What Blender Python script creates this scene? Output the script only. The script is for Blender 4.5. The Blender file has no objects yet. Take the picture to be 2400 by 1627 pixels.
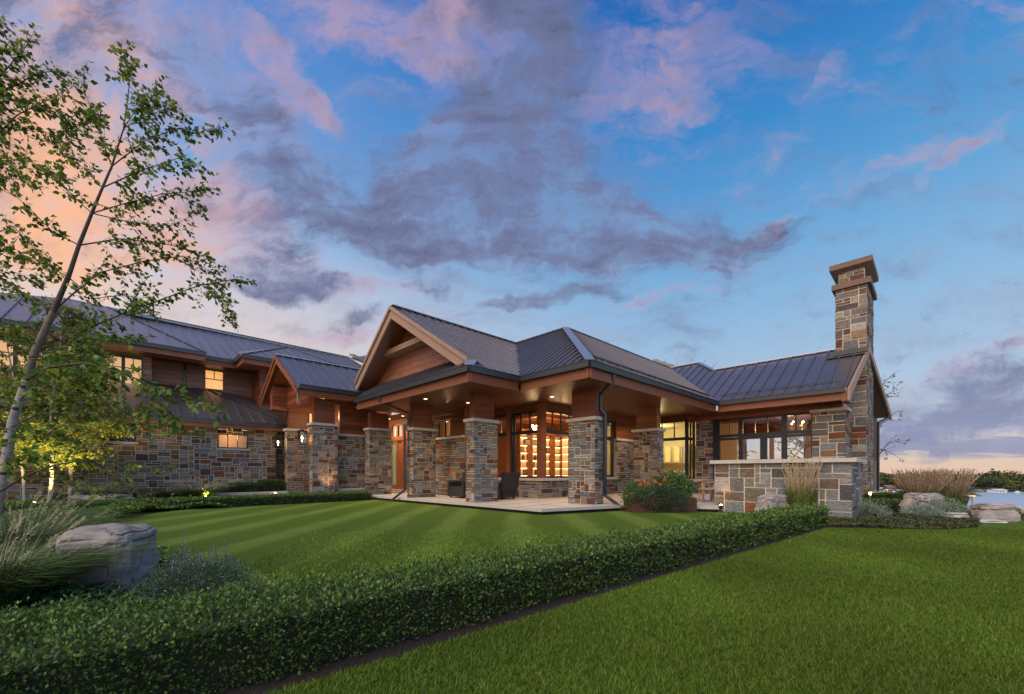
import bpy, math, random
import numpy as np
from mathutils import Vector, Matrix
rnd = random.Random(7); rng = np.random.default_rng(7)
PI = math.pi
# ------------------------------------------------------------------ camera
F, CX, HY = 965.0, 1200.0, 1106.0      # focal length, centre column and horizon row of the 2400 px wide photograph
CAMZ = 1.0
sc = bpy.context.scene
C = sc.collection
cam = bpy.data.cameras.new('camera'); camo = bpy.data.objects.new('camera', cam); C.objects.link(camo)
cam.sensor_width = 36; cam.lens = 36*F/2400; cam.shift_y = (HY-813.5)/2400
cam.clip_start = .05; cam.clip_end = 6000
camo.location = (0, 0, CAMZ); camo.rotation_euler = (PI/2, 0, 0)
sc.camera = camo
sc.view_settings.view_transform = 'Standard'; sc.view_settings.look = 'None'
sc.view_settings.exposure = .5; sc.view_settings.gamma = 1
sc.cycles.use_denoising = True
sc.cycles.max_bounces = 6; sc.cycles.diffuse_bounces = 3; sc.cycles.glossy_bounces = 3
sc.cycles.transparent_max_bounces = 12; sc.cycles.transmission_bounces = 4
sc.cycles.sample_clamp_indirect = 4
sc.cycles.use_adaptive_sampling = True; sc.cycles.adaptive_threshold = .02
# ------------------------------------------------------------------ node helper
class NT:
    def __init__(s, tree): s.t = tree; s.n = tree.nodes; s.l = tree.links
    def new(s, typ, **kw):
        n = s.n.new(typ)
        for k, v in kw.items(): setattr(n, k, v)
        return n
    def put(s, sock, v):
        if hasattr(v, 'is_linked') or isinstance(v, bpy.types.NodeSocket): s.l.new(v, sock)
        elif v is not None:
            if isinstance(v, (tuple, list)) and len(v) == 3 and sock.type == 'RGBA': v = (*v, 1)
            sock.default_value = v
    def math(s, op, a, b=None, c=None, clamp=False):
        n = s.new('ShaderNodeMath', operation=op, use_clamp=clamp)
        for i, v in enumerate((a, b, c)):
            if v is not None: s.put(n.inputs[i], v)
        return n.outputs[0]
    def mix(s, f, a, b):
        n = s.new('ShaderNodeMix', data_type='RGBA')
        s.put(n.inputs[0], f); s.put(n.inputs[6], a); s.put(n.inputs[7], b)
        return n.outputs[2]
    def mul(s, f, a, b):
        n = s.new('ShaderNodeMix', data_type='RGBA', blend_type='MULTIPLY')
        s.put(n.inputs[0], f); s.put(n.inputs[6], a); s.put(n.inputs[7], b)
        return n.outputs[2]
    def rng(s, v, a, b, c=0., d=1., smooth=False):
        n = s.new('ShaderNodeMapRange', clamp=True)
        if smooth: n.interpolation_type = 'SMOOTHSTEP'
        for i, x in enumerate((v, a, b, c, d)): s.put(n.inputs[i], x)
        return n.outputs[0]
    def noise(s, vec, scale, detail=4., rough=.55, dist=0.):
        n = s.new('ShaderNodeTexNoise')
        if vec is not None: s.put(n.inputs['Vector'], vec)
        n.inputs['Scale'].default_value = scale; n.inputs['Detail'].default_value = detail
        n.inputs['Roughness'].default_value = rough; n.inputs['Distortion'].default_value = dist
        return n
    def mapping(s, vec, loc=(0, 0, 0), rot=(0, 0, 0), scale=(1, 1, 1), typ='POINT'):
        n = s.new('ShaderNodeMapping', vector_type=typ); s.put(n.inputs[0], vec)
        n.inputs[1].default_value = loc; n.inputs[2].default_value = rot; n.inputs[3].default_value = scale
        return n.outputs[0]
    def ramp(s, f, stops, interp='LINEAR'):
        n = s.new('ShaderNodeValToRGB'); s.put(n.inputs[0], f); e = n.color_ramp.elements
        n.color_ramp.interpolation = interp
        while len(e) < len(stops): e.new(.5)
        for i, (p, c) in enumerate(stops): e[i].position = p; e[i].color = (*c, 1)
        return n.outputs[0]
def S(r, g, b):   # 8 bit display colour to linear
    f = lambda c: ((c/255+.055)/1.055)**2.4 if c/255 > .04045 else c/255/12.92
    return (f(r), f(g), f(b))
# ------------------------------------------------------------------ sky
SUN_AZ, SUN_EL, SUN_ST, SUN_ANG = -140, 50, 2.5, 60
w = bpy.data.worlds.new('World'); sc.world = w; w.use_nodes = True
q = NT(w.node_tree); q.n.clear()
tc = q.new('ShaderNodeTexCoord').outputs['Generated']
sx = q.new('ShaderNodeSeparateXYZ'); q.l.new(tc, sx.inputs[0]); X, Y, Z = sx.outputs
ya = q.math('MAXIMUM', q.math('ABSOLUTE', Y), .12)
u = q.math('DIVIDE', X, ya); v = q.math('DIVIDE', Z, ya)
el = q.math('ARCSINE', Z)                                  # elevation in radians
zc = q.math('ADD', q.math('MAXIMUM', Z, 0.), .16)
cv = q.new('ShaderNodeCombineXYZ'); q.put(cv.inputs[0], q.math('DIVIDE', X, zc)); q.put(cv.inputs[1], q.math('DIVIDE', Y, zc))
plane = cv.outputs[0]
left = q.rng(q.math('ARCTAN2', X, Y), .45, -.85, 0, 1, True)       # 1 towards the sunset at the left
far_l = q.rng(q.math('ARCTAN2', X, Y), -.25, -.95, 0, 1, True)
skyR = q.ramp(q.math('DIVIDE', el, 1.0), [(0, S(226, 192, 168)), (.03, S(216, 198, 182)), (.08, S(188, 196, 210)), (.17, S(168, 192, 216)), (.32, S(138, 180, 216)), (.48, S(98, 160, 210)), (.63, S(62, 135, 198)), (.82, S(30, 102, 178)), (1, S(20, 80, 150))])
skyL = q.ramp(q.math('DIVIDE', el, 1.0), [(0, S(250, 200, 160)), (.1, S(240, 210, 180)), (.2, S(232, 208, 192)), (.34, S(206, 200, 208)), (.45, S(160, 186, 218)), (.55, S(110, 160, 214)), (.8, S(80, 130, 200)), (1, S(60, 105, 180))])
sky = q.mix(left, skyR, skyL)
# warped direction coordinates for the cloud masses
uvn = q.new('ShaderNodeCombineXYZ'); q.put(uvn.inputs[0], u); q.put(uvn.inputs[1], v); uv = uvn.outputs[0]
n1 = q.noise(plane, 1.9, 9, .62); n2 = q.noise(uv, 3.2, 7, .6)
wv = q.new('ShaderNodeVectorMath', operation='SUBTRACT'); q.l.new(n2.outputs['Color'], wv.inputs[0]); wv.inputs[1].default_value = (.5, .5, .5)
ws = q.new('ShaderNodeVectorMath', operation='SCALE'); q.l.new(wv.outputs[0], ws.inputs[0]); ws.inputs[3].default_value = .26
wa = q.new('ShaderNodeVectorMath', operation='ADD'); q.l.new(uv, wa.inputs[0]); q.l.new(ws.outputs[0], wa.inputs[1]); wuv = wa.outputs[0]
def blob(px, py, rx, ry, rot, wt, src=None):
    m = q.mapping(src or wuv, ((px-CX)/F, (HY-py)/F, 0), (0, 0, math.radians(rot)), (rx/F, ry/F, 1), 'TEXTURE')
    ln = q.new('ShaderNodeVectorMath', operation='LENGTH'); q.l.new(m, ln.inputs[0])
    return q.math('MULTIPLY', q.rng(ln.outputs['Value'], 1.25, .1, 0, 1, True), wt)
def total(lst):
    o = None
    for b in lst:
        r = blob(*b); o = r if o is None else q.math('ADD', o, r)
    return o
dark = total([  # (column, row, half width, half height, tilt, weight) of the cloud masses: grey-violet bodies
    (1230, 60, 170, 190, 12, 1.0), (1210, 250, 210, 190, 10, 1.1), (1150, 400, 330, 190, -10, 1.2), (1040, 500, 340, 150, 0, 1.0), (1500, 550, 440, 105, -6, 1.15), (1420, 480, 200, 90, -20, .6),
    (1250, 590, 330, 70, -3, .8), (1690, 600, 200, 34, -4, .8), (650, 370, 190, 120, -32, 1.0), (720, 450, 130, 110, -30, .6), (900, 580, 170, 55, -8, .9), (930, 505, 170, 50, -5, .8),
    (650, 675, 150, 60, -7, 1.35), (160, 60, 420, 150, -14, 1.0), (470, 150, 300, 90, -30, 1.0), (1290, 690, 200, 34, 12, .95), (1170, 720, 110, 26, 10, .7), (520, 40, 180, 60, -10, .6),
    (2330, 915, 230, 90, 18, .85), (2330, 1000, 420, 60, 3, 1.0), (2120, 1010, 160, 45, 0, .9), (970, 740, 90, 22, 0, .5), (570, 540, 220, 70, -34, .8), (830, 755, 80, 30, 0, .7),
    (1760, 40, 200, 60, 30, .4), (1030, 690, 120, 28, -10, .6), (2380, 950, 200, 60, 0, .8)])
pink = total([  # sunlit pink and orange bodies
    (1060, 60, 100, 130, 0, 1.0), (900, 60, 220, 110, -10, .9), (1170, 110, 60, 110, 10, .7), (700, 160, 190, 45, -55, 1.1), (780, 250, 90, 30, -50, .6), (640, 90, 130, 50, -40, .7),
    (60, 330, 360, 120, -15, 1.0), (180, 440, 420, 120, -18, 1.1), (420, 540, 340, 110, -26, 1.0), (100, 570, 380, 100, -8, 1.1), (120, 250, 260, 60, -12, .7), (290, 170, 120, 50, -8, 1.2), (560, 480, 140, 70, -40, .9), (600, 610, 190, 34, -12, .7),
    (620, 190, 170, 60, -35, .5), (1600, 100, 190, 130, 30, .62), (1560, 240, 240, 110, 20, .5), (1440, 140, 120, 160, 10, .4), (2120, 400, 150, 34, 22, .6), (2260, 365, 150, 22, 42, .6), (1790, 535, 110, 28, 24, .5),
    (850, 690, 130, 36, 0, .7), (1560, 690, 150, 18, 10, .5), (2310, 20, 170, 50, -20, .5), (1900, 270, 260, 26, 40, .42), (1920, 150, 90, 22, 70, .5), (800, 800, 190, 22, 0, .45), (2320, 845, 200, 34, 20, .8), (950, 420, 100, 34, 40, .5), (1940, 430, 90, 30, 15, .4), (1020, 300, 90, 40, 30, .5)])
fine = q.noise(wuv, 5.5, 10, .66); fib = q.noise(q.mapping(wuv, rot=(0, 0, -.5), scale=(1, 4.2, 1)), 3.0, 10, .68)
det = q.math('SUBTRACT', q.math('ADD', q.math('MULTIPLY', n1.outputs[0], .3), q.math('ADD', q.math('MULTIPLY', fine.outputs[0], .35), q.math('MULTIPLY', fib.outputs[0], .35))), .5)
pink = q.math('ADD', pink, q.math('MULTIPLY', q.math('MULTIPLY', far_l, .6), q.math('MULTIPLY', q.rng(v, .38, .6, 0, 1, True), q.rng(v, 1.5, 1.0, 0, 1, True))))
both = q.math('ADD', dark, pink)
dens = q.rng(q.math('ADD', q.math('MINIMUM', both, 1.0), q.math('MULTIPLY', det, 6.2)), .0, 1.35, 0, .94, True)
wisp = q.rng(q.noise(q.mapping(wuv, rot=(0, 0, -.6), scale=(1.2, 3.4, 1)), 2.2, 9, .64).outputs[0], .44, .74, 0, .5, True)
dens = q.math('MAXIMUM', dens, q.math('MULTIPLY', wisp, q.rng(v, -.02, .2, 0, 1)))
band = q.noise(q.mapping(uv, scale=(1.2, 16, 1)), 1.6, 5, .55).outputs[0]
lowband = q.math('MULTIPLY', q.rng(band, .44, .54, 0, .85, True), q.math('MULTIPLY', q.rng(v, .022, .045, 0, 1, True), q.rng(v, .2, .12, 0, 1, True)))
lowband = q.math('MULTIPLY', lowband, q.rng(u, .5, .75, 0, 1, True))
dens = q.math('MAXIMUM', dens, lowband)
share = q.math('DIVIDE', pink, q.math('ADD', both, .05))
lit = q.rng(q.math('ADD', q.math('ADD', q.math('ADD', q.math('MULTIPLY', share, .75), q.math('MULTIPLY', far_l, .28)), q.math('MULTIPLY', q.math('SUBTRACT', .6, dens), .7)), q.math('MULTIPLY', q.math('SUBTRACT', q.noise(wuv, 6, 8, .64).outputs[0], .5), 1.8)), .05, .95, 0, .95, True)
lit = q.math('MULTIPLY', lit, q.rng(v, .0, .12, .35, 1))
body = q.ramp(q.math('ADD', q.math('MULTIPLY', det, 2.6), .52), [(.12, S(172, 172, 198)), (.5, S(118, 122, 156)), (.88, S(84, 92, 124))])
rlow = q.rng(q.math('MULTIPLY', v, -1), -.32, -.12, 0, 1); body = q.mix(q.math('MULTIPLY', rlow, .8), body, S(142, 150, 182))
warm = q.mix(q.rng(q.math('SUBTRACT', q.math('MULTIPLY', far_l, 1.0), q.math('MULTIPLY', v, .45)), .05, .6, 0, 1), S(190, 160, 182), S(253, 188, 142))
cloud = q.mix(lit, body, warm)
final = q.mix(dens, sky, cloud)
# the unseen sky behind the camera is brightened to add light on the foreground
back = q.rng(Y, .1, -.7, .76, 1.7)
bg = q.new('ShaderNodeBackground'); q.put(bg.inputs[0], final); q.put(bg.inputs[1], back)
q.l.new(bg.outputs[0], q.new('ShaderNodeOutputWorld').inputs[0])
w.cycles.sampling_method = 'MANUAL'; w.cycles.sample_map_resolution = 512
sun = bpy.data.lights.new('sun', 'SUN'); suno = bpy.data.objects.new('sun', sun); C.objects.link(suno)
sun.energy = SUN_ST; sun.angle = math.radians(SUN_ANG); sun.color = (1, .87, .70)
a_, e_ = math.radians(SUN_AZ), math.radians(SUN_EL)
sd = Vector((math.sin(a_)*math.cos(e_), math.cos(a_)*math.cos(e_), math.sin(e_)))
suno.rotation_euler = sd.to_track_quat('Z', 'Y').to_euler(); suno.location = (0, 0, 30)
# ------------------------------------------------------------------ geometry helpers
ANG = math.radians(44.27); CA, SA = math.cos(ANG), math.sin(ANG)
def H(r, l, z=0.): return Vector((CA*r-SA*l, SA*r+CA*l, z))        # house axes (r, l) to world
def at(px, py, D): return Vector(((px-CX)/F*D, D, CAMZ+(HY-py)/F*D))
GZ = -.17
def gr(px, py, z=GZ):
    D = (CAMZ-z)*F/(py-HY); return Vector(((px-CX)/F*D, D, z))
class MB:
    def __init__(s): s.v = []; s.f = []; s.c = []
    def add(s, vs, fs, col=(1, 1, 1)):
        o = len(s.v); s.v += [tuple(p) for p in vs]; s.f += [tuple(i+o for i in f) for f in fs]; s.c += [col]*len(fs)
    def box(s, x0, x1, y0, y1, z0, z1, col=(1, 1, 1)):
        s.add([(x0, y0, z0), (x1, y0, z0), (x1, y1, z0), (x0, y1, z0), (x0, y0, z1), (x1, y0, z1), (x1, y1, z1), (x0, y1, z1)],
              [(0, 3, 2, 1), (4, 5, 6, 7), (0, 1, 5, 4), (1, 2, 6, 5), (2, 3, 7, 6), (3, 0, 4, 7)], col)
    def prism(s, top, dz, col=(1, 1, 1)):     # polygon of 3d points extruded down by dz (or by a vector)
        n = len(top); d = Vector((0, 0, -dz)) if not isinstance(dz, Vector) else dz
        # make the top wind upwards
        a = sum((top[i][0]*top[(i+1) % n][1]-top[(i+1) % n][0]*top[i][1]) for i in range(n))
        if a < 0 and not isinstance(dz, Vector): top = top[::-1]
        b = [tuple(Vector(p)+d) for p in top]
        s.add(list(top)+b, [tuple(range(n)), tuple(range(2*n-1, n-1, -1))]+[(i, i+n, (i+1) % n+n, (i+1) % n) for i in range(n)], col)
    def beam(s, p, q_, wd, hg, up=(0, 0, 1), col=(1, 1, 1)):     # bar from p to q, w wide, h high (centred)
        p, q_ = Vector(p), Vector(q_); d = (q_-p).normalized(); up = Vector(up)
        sd_ = d.cross(up)
        if sd_.length < 1e-4: sd_ = d.cross(Vector((0, 1, 0)))
        sd_.normalize(); u_ = sd_.cross(d).normalized(); A = sd_*wd/2; B = u_*hg/2
        s.add([p-A-B, p+A-B, p+A+B, p-A+B, q_-A-B, q_+A-B, q_+A+B, q_-A+B],
              [(0, 3, 2, 1), (4, 5, 6, 7), (0, 1, 5, 4), (1, 2, 6, 5), (2, 3, 7, 6), (3, 0, 4, 7)], col)
    def tube(s, pts, rad, n=8, col=(1, 1, 1), cap=True):
        pts = [Vector(p) for p in pts]; rad = rad if isinstance(rad, (list, tuple)) else [rad]*len(pts)
        vs = []; ref = Vector((.13, .31, 1)).normalized()
        for i, p in enumerate(pts):
            t = (pts[min(i+1, len(pts)-1)]-pts[max(i-1, 0)]).normalized()
            a = t.cross(ref)
            if a.length < 1e-3: a = t.cross(Vector((1, 0, 0)))
            a.normalize(); b = t.cross(a)
            vs += [p+(a*math.cos(2*PI*k/n)+b*math.sin(2*PI*k/n))*rad[i] for k in range(n)]
        fs = [(i*n+k, i*n+(k+1) % n, (i+1)*n+(k+1) % n, (i+1)*n+k) for i in range(len(pts)-1) for k in range(n)]
        if cap: fs += [tuple(range(n-1, -1, -1)), tuple(range((len(pts)-1)*n, len(pts)*n))]
        s.add(vs, fs, col)
    def lathe(s, c, prof, n=16, col=(1, 1, 1)):   # profile [(radius, z)]
        vs = [(c[0]+r*math.cos(2*PI*k/n), c[1]+r*math.sin(2*PI*k/n), c[2]+z) for r, z in prof for k in range(n)]
        fs = [(i*n+k, i*n+(k+1) % n, (i+1)*n+(k+1) % n, (i+1)*n+k) for i in range(len(prof)-1) for k in range(n)]
        fs += [tuple(range(n-1, -1, -1)), tuple(range((len(prof)-1)*n, len(prof)*n))]
        s.add(vs, fs, col)
    def build(s, name, mat, parent=None, smooth=False, **tags):
        me = bpy.data.meshes.new(name); me.from_pydata([tuple(map(float, p)) for p in s.v], [], s.f)
        a = me.attributes.new('tint', 'FLOAT_COLOR', 'FACE')
        a.data.foreach_set('color', np.array([(*c, 1) for c in s.c], dtype=np.float32).ravel())
        return link(name, me, mat, parent, smooth, **tags)
def link(name, me, mat, parent=None, smooth=False, **tags):
    me.materials.append(mat)
    if smooth: me.polygons.foreach_set('use_smooth', [True]*len(me.polygons))
    me.update(); o = bpy.data.objects.new(name, me); C.objects.link(o)
    if parent: o.parent = parent
    for k, v_ in tags.items(): o[k] = v_
    return o
def npmesh(name, verts, quads, cols, mat, parent=None, smooth=False, **tags):
    me = bpy.data.meshes.new(name); nv, nf = len(verts), len(quads); k = quads.shape[1]
    me.vertices.add(nv); me.vertices.foreach_set('co', verts.astype(np.float32).ravel())
    me.loops.add(nf*k); me.loops.foreach_set('vertex_index', quads.astype(np.int32).ravel())
    me.polygons.add(nf); me.polygons.foreach_set('loop_start', np.arange(0, nf*k, k, dtype=np.int32))
    me.polygons.foreach_set('loop_total', np.full(nf, k, dtype=np.int32))
    me.update(calc_edges=True)
    a = me.attributes.new('tint', 'FLOAT_COLOR', 'FACE')
    a.data.foreach_set('color', np.hstack([cols, np.ones((nf, 1))]).astype(np.float32).ravel())
    return link(name, me, mat, parent, smooth, **tags)
def empty(name, loc, **tags):
    o = bpy.data.objects.new(name, None); C.objects.link(o); o.location = loc; o.empty_display_size = .2
    for k, v_ in tags.items(): o[k] = v_
    return o
def keep(o, parent):     # parent while the mesh stays where it is in the world
    o.parent = parent; o.matrix_parent_inverse = Matrix.Translation(parent.location).inverted(); return o
# ------------------------------------------------------------------ materials
def mat(name, col, rough=.6, metal=0., var=0., vscale=6., bump=0., bscale=40., tint=False, spec=.4, trans=0., stretch=(1, 1, 1), emis=None, coat=0.):
    m = bpy.data.materials.new(name); m.use_nodes = True; k = NT(m.node_tree); b = k.n['Principled BSDF']; out = k.n['Material Output']
    c = k.new('ShaderNodeRGB').outputs[0]; c.default_value = (*col, 1)
    tco = k.new('ShaderNodeTexCoord').outputs['Object']
    if stretch != (1, 1, 1): tco = k.mapping(tco, scale=stretch)
    if tint:
        at_ = k.new('ShaderNodeAttribute', attribute_name='tint').outputs['Color']; c = k.mul(1., c, at_)
    if var:
        nn = k.noise(tco, vscale, 6, .6).outputs[0]
        c = k.mul(1., c, k.ramp(nn, [(.28, (1-var,)*3), (.72, (1+var,)*3)]))
    k.put(b.inputs['Base Color'], c); b.inputs['Roughness'].default_value = rough; b.inputs['Metallic'].default_value = metal
    b.inputs['Specular IOR Level'].default_value = spec; b.inputs['Coat Weight'].default_value = coat
    if bump:
        bn = k.new('ShaderNodeBump'); bn.inputs['Strength'].default_value = bump; bn.inputs['Distance'].default_value = .02
        k.put(bn.inputs['Height'], k.noise(tco, bscale, 5, .6).outputs[0]); k.l.new(bn.outputs[0], b.inputs['Normal'])
    if trans:
        t = k.new('ShaderNodeBsdfTranslucent'); k.put(t.inputs[0], c); mx = k.new('ShaderNodeMixShader'); mx.inputs[0].default_value = trans
        k.l.new(b.outputs[0], mx.inputs[1]); k.l.new(t.outputs[0], mx.inputs[2]); k.l.new(mx.outputs[0], out.inputs[0])
    if emis: b.inputs['Emission Color'].default_value = (*emis[0], 1); b.inputs['Emission Strength'].default_value = emis[1]
    return m
M = {}
def stone_mat():
    m = bpy.data.materials.new('stone'); m.use_nodes = True; k = NT(m.node_tree); b = k.n['Principled BSDF']
    o = k.new('ShaderNodeTexCoord').outputs['Object']; c = k.new('ShaderNodeAttribute', attribute_name='tint').outputs['Color']
    a1 = k.noise(o, 5.5, 8, .7).outputs[0]; a2 = k.noise(k.mapping(o, loc=(7, 3, 1), scale=(1, 1, 2.2)), 11, 8, .7).outputs[0]; a3 = k.noise(o, 60, 4, .7).outputs[0]
    c = k.mix(k.rng(a1, .5, .72, 0, .55, True), c, k.mul(1., c, (1.7, .95, .55))); c = k.mul(1., c, k.ramp(a2, [(.3, (.45,)*3), (.5, (1,)*3), (.72, (1.6,)*3)]))
    c = k.mul(1., c, k.ramp(a3, [(.3, (.75,)*3), (.7, (1.25,)*3)]))
    k.put(b.inputs['Base Color'], c); b.inputs['Roughness'].default_value = .82; b.inputs['Specular IOR Level'].default_value = .3
    bn = k.new('ShaderNodeBump'); bn.inputs['Strength'].default_value = 1.; bn.inputs['Distance'].default_value = .035
    k.put(bn.inputs['Height'], k.math('ADD', a2, k.math('MULTIPLY', a1, .6))); k.l.new(bn.outputs[0], b.inputs['Normal']); return m
M['stone'] = stone_mat()
M['mortar'] = mat('mortar', (.50, .45, .38), .95, var=.1, bump=.4)
M['chimneycap'] = mat('chimney_stone_cap', (.14, .092, .07), .8, var=.15)
M['cap'] = mat('limestone', (.40, .375, .34), .8, var=.12, vscale=5, bump=.3)
M['slab'] = mat('patio_stone', (.40, .36, .32), .6, var=.08, vscale=3, bump=.15)
M['siding'] = mat('cedar_siding', (.155, .048, .022), .42, var=.4, vscale=5, bump=.15, stretch=(.35, .35, 7), tint=True)
M['trim'] = mat('cedar_trim', (.175, .06, .027), .45, var=.2, vscale=4, stretch=(.5, .5, 6))
M['rake'] = mat('gable_trim', (.25, .16, .115), .5, var=.08, vscale=3)
M['soffit'] = mat('soffit_boards', (.12, .038, .017), .42, var=.25, vscale=4, stretch=(.3, 8, 1), spec=.6, tint=True)
M['roof'] = mat('bronze_metal', (.225, .212, .232), .34, metal=.85, var=.08, vscale=.8, bump=.12, bscale=2.2)
M['flash'] = mat('ridge_flashing', (.42, .42, .5), .3, metal=.85)
M['gutter'] = mat('gutter_metal', (.022, .026, .032), .35, spec=.5)
M['frame'] = mat('window_frame', (.012, .017, .024), .4)
M['inner'] = mat('interior_wall', (.55, .36, .17), .8)
M['innerw'] = mat('interior_wood', (.3, .1, .035), .45, var=.25, vscale=4, stretch=(1, 1, 6))
M['kitchen'] = mat('kitchen_wall', (.72, .62, .36), .7)
M['cabinet'] = mat('cabinet_paint', (.66, .58, .4), .5)
M['strip'] = mat('shelf_light', (1, .8, .5), .5, emis=((1, .66, .28), 4.5))
M['shelfback'] = mat('glowing_shelf_back', (.8, .62, .3), .7, emis=((1, .62, .22), .35))  # glow of the shelf strips is put into the back panel itself
M['lamp'] = mat('bulb_glow', (1, .8, .5), .5, emis=((1, .62, .28), 40))
M['dim'] = mat('amber_glow', (.7, .45, .2), .6, emis=((1, .48, .12), .6), var=.25, vscale=3)  # room light is put into the panel as an amber glow
M['brass'] = mat('brass', (.5, .32, .12), .3, metal=.9)
M['soil'] = mat('bark_mulch', (.016, .010, .007), .95, var=.5, vscale=30, bump=1, bscale=60)
M['leaf'] = mat('leaves', (1, 1, 1), .55, tint=True, spec=.2, trans=.2)
M['leafthin'] = mat('birch_leaves', (1, 1, 1), .5, tint=True, spec=.3, trans=.4)
M['straw'] = mat('grass_plumes', (1, 1, 1), .8, tint=True, trans=.3)
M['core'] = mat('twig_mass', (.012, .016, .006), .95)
M['bark'] = mat('young_birch_bark', (1, 1, 1), .75, tint=True, var=.3, vscale=12, bump=.5, stretch=(1, 1, 2.5))
M['rock'] = mat('rock', (.25, .225, .21), .85, var=.45, vscale=3.5, bump=1.0, bscale=9, stretch=(1, 1, 3.2))
M['wicker'] = mat('dark_wicker', (.018, .016, .017), .6, bump=.5, bscale=80)
M['teak'] = mat('teak', (.33, .2, .12), .6, var=.15)
M['rope'] = mat('woven_rope', (.36, .30, .23), .8)
M['corten'] = mat('corten_steel', (.07, .028, .016), .8, var=.3)
M['black'] = mat('black_metal', (.015, .017, .02), .4, metal=.5)
M['white'] = mat('white_paint', (.6, .6, .58), .6)
M['petal'] = mat('petals', (1, 1, 1), .6, tint=True, trans=.3)
M['green_glass'] = mat('frosted_glass', (.16, .30, .21), .25, emis=((.3, .5, .35), .12))
def glassmat(name, tint_, refl):
    m = bpy.data.materials.new(name); m.use_nodes = True; k = NT(m.node_tree); k.n.clear()
    t = k.new('ShaderNodeBsdfTransparent'); t.inputs[0].default_value = (*tint_, 1)
    g = k.new('ShaderNodeBsdfGlossy'); g.inputs['Roughness'].default_value = .02
    fr = k.new('ShaderNodeFresnel'); fr.inputs[0].default_value = 1.5
    mx = k.new('ShaderNodeMixShader'); k.put(mx.inputs[0], k.math('MULTIPLY', fr.outputs[0], refl, clamp=True))
    k.l.new(t.outputs[0], mx.inputs[1]); k.l.new(g.outputs[0], mx.inputs[2])
    k.l.new(mx.outputs[0], k.new('ShaderNodeOutputMaterial').inputs[0]); return m
M['glass'] = glassmat('window_glass', (.93, .95, .95), 1.6)
M['glassdark'] = glassmat('dark_window_glass', (.8, .85, .85), 2.5)
# ------------------------------------------------------------------ ground, lawn, lake
def edge_drop(x, y):
    d = (x-(13.0+.52*(y-10.6)))/1.13
    r = CA*x+SA*y
    d2 = r-31
    d = np.maximum(d, d2); return np.clip(d, 0, None)
def ground_z(x, y):
    d = edge_drop(x, y); return GZ - np.minimum(np.where(d < 2, d*d*.22, .88+(d-2)*.9), 18.)
def stripes_mat():
    m = bpy.data.materials.new('mown_lawn'); m.use_nodes = True; k = NT(m.node_tree); b = k.n['Principled BSDF']
    g = k.new('ShaderNodeNewGeometry').outputs['Position']; s_ = k.new('ShaderNodeSeparateXYZ'); k.l.new(g, s_.inputs[0])
    wob = k.math('MULTIPLY', k.noise(g, .5, 2).outputs[0], .5)
    st = k.math('SINE', k.math('MULTIPLY', k.math('ADD', s_.outputs[0], wob), 2*PI/1.45))
    st = k.rng(st, -.2, .95, 0, 1, True)
    side = k.math('SUBTRACT', k.math('MULTIPLY', k.math('ADD', s_.outputs[0], 1.22), .815), k.math('SUBTRACT', s_.outputs[1], 2.22))
    st = k.math('MULTIPLY', st, k.rng(side, -.1, .1, 1, .22))
    big = k.noise(g, .8, 4).outputs[0]; fine = k.noise(k.mapping(g, scale=(1, .6, 1)), 55, 4, .7).outputs[0]
    c = k.mix(st, (.062, .110, .008), (.118, .178, .026))
    c = k.mix(k.rng(big, .35, .7, 0, .5), c, (.075, .115, .012))
    c = k.mul(1., c, k.ramp(fine, [(.25, (.45,)*3), (.75, (1.5,)*3)]))
    k.put(b.inputs['Base Color'], c); b.inputs['Roughness'].default_value = .8; b.inputs['Specular IOR Level'].default_value = .15
    bn = k.new('ShaderNodeBump'); bn.inputs['Strength'].default_value = .8; bn.inputs['Distance'].default_value = .03
    k.put(bn.inputs['Height'], k.noise(g, 70, 3, .7).outputs[0]); k.l.new(bn.outputs[0], b.inputs['Normal'])
    return m
M['lawn'] = stripes_mat()
xs = np.concatenate([np.linspace(-400, -40, 12), np.linspace(-36, 60, 97), np.linspace(70, 400, 12)])
ys = np.concatenate([np.linspace(-60, -6, 6), np.linspace(-4, 60, 65), np.linspace(66, 200, 12)])
gx, gy = np.meshgrid(xs, ys); gzz = ground_z(gx, gy); nx_, ny_ = len(xs), len(ys)
idx = np.arange(nx_*ny_).reshape(ny_, nx_)
qd = np.stack([idx[:-1, :-1], idx[:-1, 1:], idx[1:, 1:], idx[1:, :-1]], -1).reshape(-1, 4)
npmesh('ground', np.stack([gx, gy, gzz], -1).reshape(-1, 3), qd, np.ones((len(qd), 3)), M['lawn'], smooth=True, kind='structure')
mw = bpy.data.materials.new('lake_water'); mw.use_nodes = True; k = NT(mw.node_tree); b = k.n['Principled BSDF']
b.inputs['Base Color'].default_value = (.30, .38, .48, 1); b.inputs['Roughness'].default_value = .28; b.inputs['Specular IOR Level'].default_value = .8
bn = k.new('ShaderNodeBump'); bn.inputs['Strength'].default_value = .25; k.put(bn.inputs['Height'], k.noise(k.new('ShaderNodeNewGeometry').outputs['Position'], .6, 4).outputs[0]); k.l.new(bn.outputs[0], b.inputs['Normal'])
LZ = -15.
m_ = MB(); m_.add([(-3500, 15, LZ), (3500, 15, LZ), (3500, 4500, LZ), (-3500, 4500, LZ)], [(0, 1, 2, 3)]); m_.build('lake', mw, kind='structure')
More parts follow.
